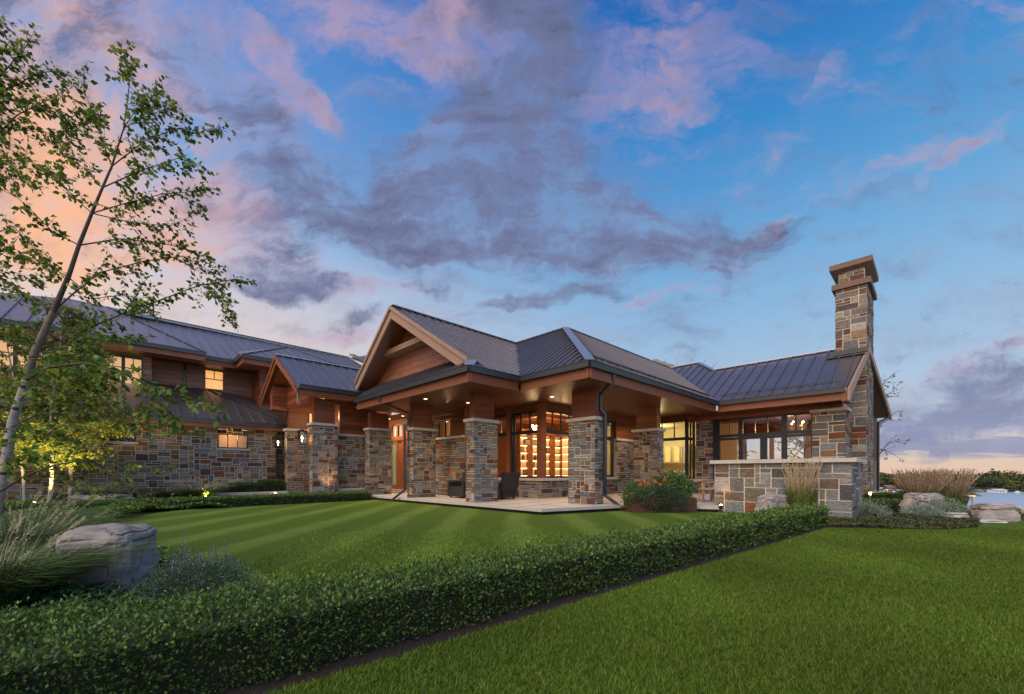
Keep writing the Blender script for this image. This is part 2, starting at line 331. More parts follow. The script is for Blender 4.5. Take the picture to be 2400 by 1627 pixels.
# far shore
M['shore'] = mat('shore_ground', (.05, .07, .03), .95, var=.3, vscale=.05)
m_ = MB(); pts = [(-2500, 318), (-600, 322), (0, 318), (260, 324), (320, 316), (420, 322), (600, 318), (2500, 322)]
for (xa, ya_), (xb, yb) in zip(pts, pts[1:]): m_.add([(xa, ya_, LZ-.2), (xb, yb, LZ-.2), (xb, yb+90, LZ+2), (xa, ya_+90, LZ+2), (xa, 3000, LZ+2), (xb, 3000, LZ+2)], [(0, 1, 2, 3), (3, 2, 5, 4)])
m_.build('far_shore', M['shore'], kind='structure')
# ------------------------------------------------------------------ masonry and carpentry builders (all in house axes)
PAL = [(.095, .105, .115), (.13, .132, .13), (.17, .16, .14), (.24, .225, .20), (.20, .145, .085), (.15, .09, .05), (.15, .055, .022), (.085, .042, .028), (.07, .048, .045), (.115, .10, .088), (.25, .205, .14), (.15, .155, .16)]
PW = [9, 11, 11, 8, 9, 9, 6, 9, 7, 11, 5, 8]
def stones(mb, axis, fix, out, a0, a1, z0, z1, un=.1, holes=(), big=False, pal=None):
    """irregular ashlar on one face: rectangles packed on a grid, each a real stone standing proud of the mortar"""
    nx = max(2, round((a1-a0)/un)); nz = max(2, round((z1-z0)/un)); ux = (a1-a0)/nx; uz = (z1-z0)/nz
    occ = [[False]*nx for _ in range(nz)]
    for (h0, h1, g0, g1) in holes:
        for j in range(nz):
            for i in range(nx):
                if h0 < a0+(i+.5)*ux < h1 and g0 < z0+(j+.5)*uz < g1: occ[j][i] = True
    def P(a, z, d): return (fix+out*d, a, z) if axis == 'r' else (a, fix+out*d, z)
    for j in range(nz):
        for i in range(nx):
            if occ[j][i]: continue
            ww = rnd.choice([2, 2, 3, 3, 4, 4, 5, 6] if not big else [2, 3, 3, 4, 5]); hh = rnd.choice([1, 1, 2, 2, 2, 3] if not big else [1, 2, 2, 3])
            if hh == 1 and ww < 2: ww = 3
            if hh == 3: ww = min(ww, 4)
            k_ = 1
            while k_ < ww and i+k_ < nx and not occ[j][i+k_]: k_ += 1
            ww = k_
            if i+ww < nx and (i+ww+1 == nx) and not occ[j][i+ww] and rnd.random() < .8: ww += 1
            hh = min(hh, nz-j)
            while hh > 1 and any(occ[j+b_][i+a_] for b_ in range(hh) for a_ in range(ww)): hh -= 1
            if ww == 1: hh = min(hh, 2)
            for b_ in range(hh):
                for a_ in range(ww): occ[j+b_][i+a_] = True
            g = .0085*un/.1+.002
            p0, p1, q0, q1 = a0+i*ux+g, a0+(i+ww)*ux-g, z0+j*uz+g, z0+(j+hh)*uz-g
            J = lambda: rnd.uniform(-.006, .006)
            d = rnd.uniform(.010, .028); bv = .005
            lo = [P(p0+J(), q0+J(), -.01), P(p1+J(), q0+J(), -.01), P(p1+J(), q1+J(), -.01), P(p0+J(), q1+J(), -.01)]
            dd = [d+rnd.uniform(-.006, .006) for _ in range(4)]
            hi = [P(p0+bv, q0+bv, dd[0]), P(p1-bv, q0+bv, dd[1]), P(p1-bv, q1-bv, dd[2]), P(p0+bv, q1-bv, dd[3])]
            fs = [(4, 5, 6, 7), (0, 1, 5, 4), (1, 2, 6, 5), (2, 3, 7, 6), (3, 0, 4, 7)]
            if (axis == 'r') == (out > 0): fs = fs
            else: fs = [f[::-1] for f in fs]
            c0 = rnd.choices(pal or PAL, PW)[0]; kk = rnd.uniform(.8, 1.25)
            mb.add(lo+hi, fs, tuple(x*kk for x in c0))
def masonry(parent, name, faces, cores, un=.1, label=None, big=False, holes=(), pal=None):
    s_ = MB(); [stones(s_, *f[:7], un=un, holes=(f[7] if len(f) > 7 else ()), big=big, pal=pal) for f in faces]
    o = s_.build(name, M['stone'], parent)
    if label: o['label'] = label
    m = MB(); [m.box(*c) for c in cores]; m.build('mortar', M['mortar'], o)
    return o
def siding(parent, name, axis, fix, out, a0, a1, z0, z1, hgt=.19, top=None, dark=1., holes=(), tone=(1, .97, .95)):
    """horizontal boards with shadow gaps; top(a) clips each board's ends to a slope by giving the span at height z"""
    m = MB(); z = z0; 
    while z < z1-.02:
        h = min(hgt, z1-z); spans = [top(z+h*.5)] if top else [(a0, a1)]
        for (h0, h1, g0, g1) in holes:
            ns = []
            for (s0, s1) in spans:
                if z+h > g0+.01 and z < g1-.01 and h0 < s1 and h1 > s0: ns += [(s0, h0), (h1, s1)]
                else: ns.append((s0, s1))
            spans = ns
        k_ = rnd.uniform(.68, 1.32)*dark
        cut = []
        for (s0, s1) in spans:
            p_ = s0
            while s1-p_ > 3.4: n_ = p_+rnd.uniform(1.5, 3.0); cut.append((p_, n_-.003)); p_ = n_
            cut.append((p_, s1))
        spans = cut
        for (s0, s1) in spans:
            if s1-s0 < .02: continue
            k_ *= rnd.uniform(.88, 1.12); d0, d1 = sorted((fix, fix+out*.025))
            if axis == 'r': m.box(d0, d1, s0, s1, z+.006, z+h-.006, (k_*tone[0], k_*tone[1], k_*tone[2]))
            else: m.box(s0, s1, d0, d1, z+.006, z+h-.006, (k_*tone[0], k_*tone[1], k_*tone[2]))
        z += h
    return m.build(name, M['siding'], parent)
def wbox(parent, name, mt, *b, **t):
    m = MB(); m.box(*b); return m.build(name, M[mt], parent, **t)
def plane_z(pl, r, l): z0, r0, l0, sr, sl = pl; return z0+sr*(r-r0)+sl*(l-l0)
def roof_face(parent, poly, pl, along, space=.42, first=.2, thick=.14, seam_h=.06, seam_w=.03, name='roof', ext=0.):
    """metal sheet on a plane with standing seams running up the slope; along: axis the eave runs ('r' or 'l')"""
    m = MB(); m.prism([(r, l, plane_z(pl, r, l)) for r, l in poly], thick)
    ai = 0 if along == 'r' else 1; bi = 1-ai
    lo = min(p[ai] for p in poly); hi = max(p[ai] for p in poly); a = lo+first
    while a < hi-.02:
        xs_ = []
        for p, q_ in zip(poly, poly[1:]+poly[:1]):
            if (p[ai]-a)*(q_[ai]-a) < 0: xs_.append(p[bi]+(q_[bi]-p[bi])*(a-p[ai])/(q_[ai]-p[ai]))
        xs_.sort()
        for b0, b1 in zip(xs_[::2], xs_[1::2]):
            if b1-b0 < .12: continue
            e = [(a, b) if ai == 0 else (b, a) for b in (b0+.015, b1-.015)]
            P3 = [Vector((r, l, plane_z(pl, r, l)+seam_h/2-.004)) for r, l in e]
            m.beam(P3[0], P3[1], seam_w, seam_h)
        a += space
    return m.build(name, M['roof'], parent)
def window(parent, axis, fix, a0, a1, z0, z1, vert=(), horiz=(), fr=.07, dep=.1, out=-1, bar=.03, glass='glass', thick_h=None, vfrom=None, label=None, name='window'):
    m = MB()
    def B(p0, p1, q0, q1, d=dep, off=0.):
        d0, d1 = sorted((fix+out*off, fix-out*(d-off)))
        if axis == 'r': m.box(d0, d1, p0, p1, q0, q1)
        else: m.box(p0, p1, d0, d1, q0, q1)
    B(a0, a0+fr, z0, z1); B(a1-fr, a1, z0, z1); B(a0+fr, a1-fr, z0, z0+fr); B(a0+fr, a1-fr, z1-fr, z1)
    for h in horiz: hh, ht = h if isinstance(h, tuple) else (h, bar); B(a0+fr, a1-fr, hh-ht/2, hh+ht/2, dep*.8, -.01)
    for vv in vert:
        vv = vv if isinstance(vv, tuple) else (vv, bar, z0, z1)
        B(vv[0]-vv[1]/2, vv[0]+vv[1]/2, max(vv[2], z0+fr), min(vv[3], z1-fr), dep*.6, -.02)
    o = m.build(name, M['frame'], parent)
    if label: o['label'] = label
    g = MB(); d_ = fix-out*dep*.6
    if axis == 'r': g.add([(d_, a0+fr, z0+fr), (d_, a1-fr, z0+fr), (d_, a1-fr, z1-fr), (d_, a0+fr, z1-fr)], [(3, 2, 1, 0) if out < 0 else (0, 1, 2, 3)])
    else: g.add([(a0+fr, d_, z0+fr), (a1-fr, d_, z0+fr), (a1-fr, d_, z1-fr), (a0+fr, d_, z1-fr)], [(0, 1, 2, 3)])
    g.build('pane', M[glass], o); return o
# ------------------------------------------------------------------ the house
house = empty('house', (0, 0, 0), label='sprawling stone and cedar lake house with standing seam metal roofs beside the lawn', category='house')
house.rotation_euler = (0, 0, ANG)
hp = house
EZ = 3.97       # roof edge height
FB, FT = 3.55, 3.80
A_ = (EZ, 9.2, 0, .669, 0); B_ = (EZ, 0, 6.45, 0, .694); C_ = (EZ, 0, 9.1, 0, .642); C2 = (7.14, 0, 14.04, 0, -.642)
S_ = (EZ, 7.2, 0, .66, 0); W_ = (EZ, 18.5, 0, .6, 0); E_ = (4.39, 0, 17.2, 0, .615); E2_ = (6.05, 0, 19.9, 0, -.615)
roof_face(hp, [(9.2, 6.45), (13.94, 11.02), (13.94, 14.04), (9.2, 9.1)], A_, 'l', .3, .12)
roof_face(hp, [(9.2, 6.45), (18.5, 6.45), (23.78, 11.02), (13.94, 11.02)], B_, 'r', .3)
roof_face(hp, [(7.2, 9.1), (9.2, 9.1), (13.94, 14.04), (7.5, 14.04), (7.7, 9.61)], C_, 'r', .36, .62)
roof_face(hp, [(7.5, 14.04), (13.94, 14.04), (13.94, 17.7), (7.7, 17.7)], C2, 'r', .3)
roof_face(hp, [(7.2, 9.1), (7.7, 9.61), (8.45, 10.38), (8.45, 17.82), (7.2, 16.55)], S_, 'l', .3)
roof_face(hp, [(18.5, 2.15), (18.5, 6.45), (23.78, 11.02), (23.78, 9.3), (22.23, 7.93), (22.23, 1.93)], W_, 'l', .46, .3)
roof_face(hp, [(22.23, 1.93), (22.23, 7.93), (27.9, 7.93), (27.9, 1.55)], (6.21, 22.23, 0, -.4, 0), 'l', .46)
roof_face(hp, [(22.23, 7.93), (23.78, 9.3), (23.78, 12), (27.9, 12), (27.9, 7.93)], (6.21, 22.23, 7.93, -.2, .5), 'l', .46)
roof_face(hp, [(13.94, 11.02), (23.78, 11.02), (23.78, 15.6), (13.94, 15.6)], (7.14, 0, 11.02, 0, -.694), 'r', .42)
roof_face(hp, [(13.94, 14.04), (13.94, 11.02), (18, 11.02), (18, 17.7), (13.94, 17.7)], (7.14, 13.94, 0, -.669, 0), 'l', .42)
roof_face(hp, [(5.15, 17.2), (7.84, 17.2), (8.5, 17.9), (9.6, 19.0), (9.6, 19.9), (5.15, 19.9)], E_, 'r', .42)
roof_face(hp, [(5.15, 19.9), (9.6, 19.9), (9.6, 22.6), (5.15, 22.6)], E2_, 'r', .42)
# ridge, hip and valley flashings
def cap_line(a, b, wd=.2, mt='flash', name='ridge_cap', lift=.03, h=.03):
    m = MB(); m.beam((a[0], a[1], a[2]+lift), (b[0], b[1], b[2]+lift), wd, h); return m.build(name, M[mt], hp)
apex, ap2 = (13.94, 11.02, 7.14), (13.94, 14.04, 7.14)
cap_line((9.18, 6.43, EZ), apex, .26); cap_line(apex, (23.78, 11.02, 7.14), .2, 'roof'); cap_line(apex, ap2, .2, 'roof')
cap_line((7.45, 14.04, 7.14), ap2, .22, 'roof'); cap_line((7.2, 9.1, EZ), (7.72, 9.63, 4.31), .3)
cap_line((9.2, 9.1, EZ), (13.94, 14.04, 7.14), .22, 'flash', 'valley_flashing', .0)
cap_line((18.5, 6.45, EZ), (23.78, 11.02, 7.14), .2, 'flash', 'valley_flashing', .0)
cap_line((22.23, 2.05, 6.21), (22.23, 7.93, 6.21), .2); cap_line((22.23, 7.93, 6.21), (23.78, 9.3, 7.14), .2); cap_line((23.78, 9.3, 7.14), (23.78, 11.1, 7.14), .2)
cap_line((5.1, 19.9, 6.05), (9.6, 19.9, 6.05), .2)
# fascias, gutters
def eave(p, q_, zb=FB, zt=FT, gut=True, gz=EZ, side=1, th=.05):
    """cedar fascia from p to q (r,l) and a black gutter outside it; side gives the outward normal"""
    p, q_ = Vector((*p, 0)), Vector((*q_, 0)); d = (q_-p).normalized(); n = Vector((d.y, -d.x, 0))*side
    def slab(mb, o0, o1, z0, z1, ex=0.):
        a, b = p-d*ex, q_+d*ex
        mb.prism([tuple(a+n*o0+Vector((0, 0, z1))), tuple(b+n*o0+Vector((0, 0, z1))), tuple(b+n*o1+Vector((0, 0, z1))), tuple(a+n*o1+Vector((0, 0, z1)))], z1-z0)
    m = MB(); slab(m, -.10, -.05, zb, zt+.06); m.build('fascia', M['trim'], hp)
    if gut:
        m = MB(); slab(m, -.05, .085, gz-.155, gz-.13, .01); slab(m, .06, .085, gz-.13, gz+.0, .01); slab(m, .055, .10, gz+.0, gz+.018, .012); slab(m, -.05, .06, gz-.13, gz-.118)
        m.build('gutter', M['gutter'], hp)
eave((9.2, 9.1), (9.2, 6.45)); eave((9.2, 6.45), (18.5, 6.45)); eave((7.2, 9.1), (9.2, 9.1)); eave((7.2, 16.55), (7.2, 9.1))
eave((18.5, 6.45), (18.5, 2.2)); eave((5.25, 17.2), (7.84, 17.2), 4.02, 4.22, gz=4.39)
# soffits
def soffit(poly, z=3.6, along='r', name='soffit'):
    m = MB(); m.prism([(r, l, z+.02) for r, l in poly], .02)
    o = m.build(name, M['soffit'], hp)
    g = MB(); lo = min(p[1 if along == 'r' else 0] for p in poly); hi = max(p[1 if along == 'r' else 0] for p in poly)
    r0, r1, l0, l1 = min(p[0] for p in poly), max(p[0] for p in poly), min(p[1] for p in poly), max(p[1] for p in poly)
    b = MB(); a = lo
    while a < hi-.02:
        e = min(a+.13, hi); k_ = rnd.uniform(.75, 1.3)
        if along == 'r': b.box(r0, r1, a+.004, e-.004, z-.014, z-.002, (k_, k_, k_))
        else: b.box(a+.004, e-.004, l0, l1, z-.014, z-.002, (k_, k_, k_))
        a = e
    b.build('board', M['soffit'], o)
soffit([(7.31, 9.21), (9.3, 9.21), (9.3, 16.5), (7.31, 16.5)], along='r'); soffit([(9.31, 6.56), (11.6, 6.56), (11.6, 19.2), (9.31, 19.2)], along='r')
soffit([(11.6, 6.56), (19.7, 6.56), (19.7, 10.3), (11.6, 10.3)], along='r'); soffit([(18.61, 2.3), (19.7, 2.3), (19.7, 6.54), (18.61, 6.54)], along='l')
# big gable: rakes, soffit, wall, beam, louvre
def rake(p, q_, hgt=.34, th=.06, mt='rake', name='rake_board', drop=.1):
    m = MB(); p, q_ = Vector(p), Vector(q_); p.z -= drop; q_.z -= drop
    vs = [p, q_, q_-Vector((0, 0, hgt)), p-Vector((0, 0, hgt))]; m.prism([tuple(v_) for v_ in vs], Vector((th, 0, 0)))
    return m.build(name, M[mt], hp)
gz = lambda l: 7.14-.642*abs(l-14.04)
rake((7.42, 14.04, 7.16), (7.63, 9.62, 4.36), .38); rake((7.42, 14.04, 7.16), (7.63, 17.6, 4.9), .38)
rake((7.36, 14.04, 7.2), (7.57, 9.70, 4.46), .13, .06, 'rake', 'rake_trim', .06); rake((7.36, 14.04, 7.2), (7.57, 17.6, 4.96), .13, .06, 'rake', 'rake_trim', .06)
m = MB(); m.prism([(7.5, 14.04, 6.85), (8.45, 14.04, 6.85), (8.45, 9.9, 4.2), (7.7, 9.8, 4.15)], .03); m.prism([(7.5, 14.04, 6.84), (8.45, 14.04, 6.84), (8.45, 17.7, 4.5), (7.7, 17.7, 4.5)], .03); m.build('gable_soffit', M['soffit'], hp)
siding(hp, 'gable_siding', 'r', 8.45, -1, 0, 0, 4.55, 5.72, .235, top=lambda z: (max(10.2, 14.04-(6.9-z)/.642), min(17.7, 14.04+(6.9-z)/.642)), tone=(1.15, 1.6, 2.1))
m = MB(); m.prism([(8.46, 10.0, 4.4), (8.46, 14.04, 7.0), (8.46, 17.9, 4.4)], Vector((.1, 0, 0))); m.build('gable_wall', M['siding'], hp)
wbox(hp, 'gable_beam', 'rake', 8.0, 8.45, 12.35, 15.73, 5.72, 5.92)
m = MB(); z = 5.95
while z < 6.75:
    hw = (6.85-z)/.642-.12
    if hw > .05: m.prism([(8.30, 14.04-hw, z), (8.44, 14.04-hw, z+.07), (8.44, 14.04+hw, z+.07), (8.30, 14.04+hw, z)], .022, (2.2, 2.6, 3.2))
    z += .085
m.build('louvre', M['siding'], hp)
# entry gable
ez = lambda l: 6.05-.615*abs(l-19.9)
rake((5.12, 19.9, 6.03), (5.12, 17.15, 4.36), .26, .05, 'trim', 'entry_rake', .06); rake((5.12, 19.9, 6.03), (5.12, 22.65, 4.36), .26, .05, 'trim', 'entry_rake', .06)
rake((5.06, 19.9, 6.05), (5.06, 17.2, 4.39), .1, .05, 'trim', 'entry_rake', .04); rake((5.06, 19.9, 6.05), (5.06, 22.6, 4.39), .1, .05, 'trim', 'entry_rake', .04)
m = MB(); m.prism([(5.2, 19.9, 5.88), (9, 19.9, 5.88), (9, 17.3, 4.28), (5.2, 17.3, 4.28)], .02); m.prism([(5.2, 19.9, 5.87), (9, 19.9, 5.87), (9, 22.5, 4.28), (5.2, 22.5, 4.28)], .02); m.build('entry_soffit', M['soffit'], hp)
siding(hp, 'entry_gable_siding', 'r', 5.95, -1, 0, 0, 3.9, 5.7, .2, top=lambda z: (max(18.1, 19.9-(5.85-z)/.615), min(21.4, 19.9+(5.85-z)/.615)), dark=.9)
wbox(hp, 'gable_pendant', 'rake', 5.35, 5.45, 17.75, 17.85, 3.72, 4.4)
siding(hp, 'entry_siding', 'l', 21.2, -1, 5.3, 9.0, 3.86, 4.95, .2, dark=1.1); wbox(hp, 'entry_wall', 'siding', 5.32, 9.0, 21.2, 21.6, 3.87, 4.9)
siding(hp, 'entry_siding', 'l', 17.9, -1, 6.0, 9.0, 3.86, 4.1, .2, dark=1.)
# ------------------------------------------------------------------ stone columns with wooden posts
def column(r0, r1, l0, l1, top, wood=FB+.04, inset=.07, lab=None, z0=-.03):
    e = .02
    o = masonry(hp, 'stone_column', [('r', r0, -1, l0-e, l1+e, z0, top-.1), ('r', r1, 1, l0-e, l1+e, z0, top-.1), ('l', l0, -1, r0-e, r1+e, z0, top-.1), ('l', l1, 1, r0-e, r1+e, z0, top-.1)],
                [(r0, r1, l0, l1, z0, top-.1)], .082, lab)
    wbox(o, 'column_cap', 'cap', r0-.075, r1+.075, l0-.075, l1+.075, top-.1, top)
    m = MB(); z = top; i_ = inset
    while z < wood-.01:
        h = min(.26, wood-z); k_ = rnd.uniform(.85, 1.15); m.box(r0+i_, r1-i_, l0+i_, l1-i_, z+.005, z+h-.005, (k_, k_, k_)); z += h
    m.box(r0+i_+.02, r1-i_-.02, l0+i_+.02, l1-i_-.02, top, wood-.002, (.2, .2, .2))
    m.build('wood_post', M['siding'], o); return o
column(10.61, 11.03, 7.25, 8.25, 2.70); column(8.48, 9.48, 10.45, 10.87, 2.75); column(8.37, 9.37, 14.04, 14.46, 2.72)
column(8.06, 9.06, 17.12, 17.54, 2.92); column(15.2, 15.66, 7.5, 8.5, 2.70); column(5.97, 6.97, 17.9, 18.3, 3.04, 3.88, z0=-.2); column(5.95, 6.95, 21.2, 21.6, 3.04, 3.88, z0=-.2)
# ------------------------------------------------------------------ porch back walls
# library corner
def sill(*b, name='sill'): wbox(hp, name, 'cap', *b)
masonry(hp, 'stone_wall', [('r', 11.6, -1, 10.28, 13.6, -.02, .66), ('l', 10.3, -1, 11.58, 14.3, -.02, .66)], [(11.6, 11.9, 10.3, 13.6, -.02, .66), (11.9, 14.3, 10.3, 10.6, -.02, .66)], .1)
sill(11.5, 11.9, 10.2, 13.6, .66, .76); sill(11.9, 14.3, 10.2, 10.6, .66, .76)
masonry(hp, 'stone_wall', [('l', 10.3, -1, 14.3, 15.5, -.02, 2.5)], [(14.3, 15.5, 10.3, 10.6, -.02, 2.5)], .1)
masonry(hp, 'stone_wall', [('l', 10.3, -1, 15.5, 16.7, -.02, .66)], [(15.5, 16.7, 10.3, 10.6, -.02, .66)], .1); sill(15.5, 16.75, 10.2, 10.6, .66, .76)
masonry(hp, 'stone_wall', [('l', 10.3, -1, 16.7, 18.7, -.02, 2.46)], [(16.7, 18.7, 10.3, 10.6, -.02, 2.46)], .1); sill(16.72, 18.72, 10.22, 10.6, 2.46, 2.56)
sill(14.3, 15.5, 10.22, 10.6, 2.5, 2.6)
siding(hp, 'porch_siding', 'l', 10.3, -1, 16.75, 18.7, 2.56, 3.6); siding(hp, 'porch_siding', 'l', 10.3, -1, 14.3, 15.5, 2.6, 3.6); siding(hp, 'porch_siding', 'l', 10.3, -1, 11.6, 14.3, 3.36, 3.6); siding(hp, 'porch_siding', 'l', 10.3, -1, 15.5, 16.75, 3.36, 3.6)
siding(hp, 'porch_siding', 'r', 11.6, -1, 10.3, 13.6, 3.36, 3.6)
wbox(hp, 'wood_wall', 'siding', 14.3, 15.5, 10.31, 10.5, 2.6, 3.6); wbox(hp, 'wood_wall', 'siding', 16.75, 18.7, 10.31, 10.5, 2.56, 3.6); wbox(hp, 'wood_wall', 'siding', 11.9, 14.3, 10.31, 10.5, 3.36, 3.6); wbox(hp, 'wood_wall', 'siding', 11.62, 11.8, 10.31, 13.6, 3.36, 3.6)
wbox(hp, 'corner_post', 'trim', 11.56, 11.82, 10.26, 10.52, .76, 3.6); wbox(hp, 'window_post', 'trim', 11.57, 11.8, 12.0, 12.2, .76, 3.6); wbox(hp, 'window_post', 'trim', 15.5, 15.62, 10.27, 10.5, .76, 3.6)
window(hp, 'r', 11.66, 10.52, 12.0, .76, 3.36, [(11.01, .035, 2.6, 3.4), (11.5, .035, 2.6, 3.4), (11.86, .1, .76, 3.4)], [(2.55, .13)], fr=.06)
window(hp, 'r', 11.66, 12.2, 13.6, .76, 3.36, [(12.66, .035, 2.6, 3.4), (13.13, .035, 2.6, 3.4)], [(2.55, .13)], fr=.06)
window(hp, 'l', 10.36, 11.82, 14.3, .76, 3.36, [(12.35, .035, 2.6, 3.4), (12.88, .035, 2.6, 3.4), (13.4, .06, .7, 3.4)], [(2.55, .13)], fr=.06)
window(hp, 'l', 10.36, 15.62, 16.65, .76, 3.36, [(16.13, .035, 2.6, 3.4)], [(2.52, .16)], fr=.09)
# low-r wall with the high window and the front door
HW = [(14.3, 15.75, 2.38, 3.2)]
masonry(hp, 'stone_wall', [('r', 10.3, -1, 13.3, 17.55, -.02, 2.4)], [(10.3, 10.6, 13.3, 17.55, -.02, 2.4)], .1); sill(10.2, 10.6, 13.3, 17.55, 2.4, 2.48)
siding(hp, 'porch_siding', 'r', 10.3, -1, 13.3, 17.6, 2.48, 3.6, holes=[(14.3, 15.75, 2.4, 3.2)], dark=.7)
wbox(hp, 'wood_wall', 'siding', 10.4, 10.5, 13.3, 14.3, 2.48, 3.6); wbox(hp, 'wood_wall', 'siding', 10.4, 10.5, 15.75, 17.6, 2.48, 3.6); wbox(hp, 'wood_wall', 'siding', 10.3, 11.6, 13.3, 13.4, 0, 3.6)
window(hp, 'r', 10.34, 14.3, 15.75, 2.48, 3.2, [14.78, 15.27], [], fr=.04)
wbox(hp, 'interior_wall', 'inner', 11.45, 11.5, 13.5, 17.5, 0, 3.6)
d = empty('front_door', (0, 0, 0)); d.parent = hp; d['label'] = 'mahogany front door with green frosted sidelight'
m = MB(); m.box(10.2, 10.3, 17.6, 17.75, .14, 3.3); m.box(10.2, 10.3, 18.05, 18.2, .14, 3.3); m.box(10.2, 10.3, 18.6, 18.75, .14, 3.3); m.box(10.2, 10.3, 19.2, 19.4, .14, 3.3)
m.box(10.18, 10.3, 17.6, 19.4, 2.55, 2.75); m.box(10.18, 10.3, 17.6, 19.4, 3.3, 3.6); m.box(10.2, 10.3, 18.2, 19.2, .14, .35); m.build('door_frame', M['innerw'], d)
wbox(d, 'sidelight', 'green_glass', 10.26, 10.28, 18.75, 19.2, .35, 2.55); wbox(d, 'door_leaf', 'innerw', 10.24, 10.29, 18.2, 18.6, .35, 2.55); wbox(d, 'sidelight', 'black', 10.26, 10.28, 17.75, 18.05, .14, 2.55)  # the black panel stands in for the dark of the open gap
wbox(d, 'transom_pane', 'dim', 10.26, 10.28, 18.75, 18.95, 2.8, 3.2); wbox(d, 'transom_pane', 'dim', 10.26, 10.28, 17.8, 18.05, 2.75, 3.3)
siding(hp, 'porch_siding', 'r', 10.3, -1, 19.4, 23, 2.6, 4.8, dark=1.1); masonry(hp, 'stone_wall', [('r', 10.3, -1, 19.4, 23, -.02, 2.5)], [(10.3, 10.6, 19.4, 23, -.02, 2.55)], .1)
wbox(hp, 'entry_step', 'slab', 9.7, 10.3, 17.2, 19.4, .0, .07); wbox(hp, 'entry_step', 'slab', 9.95, 10.3, 17.25, 19.35, .07, .14)
# ledge wall between the entry columns and the porch
masonry(hp, 'stone_wall', [('l', 18.4, -1, 7.02, 8.9, .26, 2.6), ('r', 7.04, -1, 18.4, 18.8, .26, 2.6)], [(7.04, 8.9, 18.4, 18.8, -.1, 2.6)], .095); sill(6.97, 8.95, 18.32, 18.85, 2.6, 2.69)
sill(6.95, 8.5, 18.02, 18.4, .18, .26, name='bench_slab'); wbox(hp, 'bench_base', 'mortar', 7.0, 8.4, 18.1, 18.4, -.2, .18)
siding(hp, 'entry_siding', 'l', 18.45, -1, 7.35, 9.0, 2.69, 3.95, .2, dark=1.25); wbox(hp, 'wood_wall', 'siding', 7.36, 9.0, 18.46, 18.6, 2.69, 3.95)
wbox(hp, 'wood_corner', 'trim', 7.28, 7.36, 18.42, 18.6, 2.69, 3.95)
# entry side behind the left column
masonry(hp, 'stone_wall', [('l', 21.3, -1, 6.97, 10.3, -.02, 2.5)], [(6.97, 10.3, 21.3, 21.6, -.02, 2.5)], .1)
siding(hp, 'entry_siding', 'l', 21.35, -1, 7.25, 10.3, 2.5, 3.9, .2, dark=1.2); wbox(hp, 'wood_wall', 'siding', 7.25, 10.3, 21.36, 21.5, 2.5, 3.9)
wbox(hp, 'lit_window', 'dim', 6.98, 7.2, 21.38, 21.4, 2.9, 3.85)
# kitchen bay
masonry(hp, 'stone_wall', [('r', 18.7, -1, 7.8, 10.3, -.02, .5), ('l', 7.8, -1, 18.68, 19.7, -.02, .5)], [(18.7, 19.0, 7.8, 10.3, -.02, .5), (19.0, 19.7, 7.8, 8.1, -.02, .5)], .1)
sill(18.62, 19.0, 7.72, 10.3, .5, .57); sill(19.0, 19.7, 7.72, 8.1, .5, .57)
window(hp, 'r', 18.74, 7.85, 10.3, .57, 3.36, [(8.45, .035, 2.6, 3.4), (9.05, .035, 2.6, 3.4), (9.6, .05, .6, 3.4)], [(2.52, .13)], fr=.06)
window(hp, 'l', 7.84, 18.8, 19.65, .57, 3.36, [(19.25, .035, .6, 3.4)], [(2.52, .13)], fr=.06)
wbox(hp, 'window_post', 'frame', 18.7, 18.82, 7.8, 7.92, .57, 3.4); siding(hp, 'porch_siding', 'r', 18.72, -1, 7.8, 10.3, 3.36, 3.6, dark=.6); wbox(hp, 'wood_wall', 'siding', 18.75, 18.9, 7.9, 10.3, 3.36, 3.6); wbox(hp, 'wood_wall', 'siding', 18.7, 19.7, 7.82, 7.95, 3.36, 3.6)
# lake room wing
masonry(hp, 'stone_pier', [('r', 19.66, -1, 7.02, 7.8, -.02, 3.36)], [(19.66, 19.9, 7.02, 7.78, -.02, 3.36)], .1)
masonry(hp, 'stone_pier', [('r', 19.4, -1, 2.28, 3.31, -.02, 3.28), ('l', 2.3, -1, 19.38, 20.2, -.02, 3.28), ('l', 3.29, 1, 19.38, 19.66, -.02, 3.28)], [(19.4, 20.2, 2.3, 3.29, -.02, 3.28)], .13); sill(19.3, 20.25, 2.2, 3.36, 3.28, 3.38)
siding(hp, 'wing_siding', 'r', 19.66, -1, 2.4, 7.8, 3.38, 3.62, .12); wbox(hp, 'wood_wall', 'siding', 19.67, 19.85, 2.4, 7.8, 3.36, 3.62)
wbox(hp, 'window_post', 'frame', 19.6, 19.75, 6.84, 7.02, -.02, 3.36)
o = window(hp, 'r', 19.66, 3.29, 6.84, .0, 3.36, [(5.9, .17, 0, 3.4), (6.35, .03, 2.65, 3.3), (5.35, .03, 2.65, 3.4), (4.88, .03, 2.65, 3.4), (5.02, .26, 0, 2.5), (4.28, .2, 0, 3.4), (3.88, .03, 2.65, 3.4)], [(2.6, .12), (2.46, .1)], fr=.09, dep=.12)
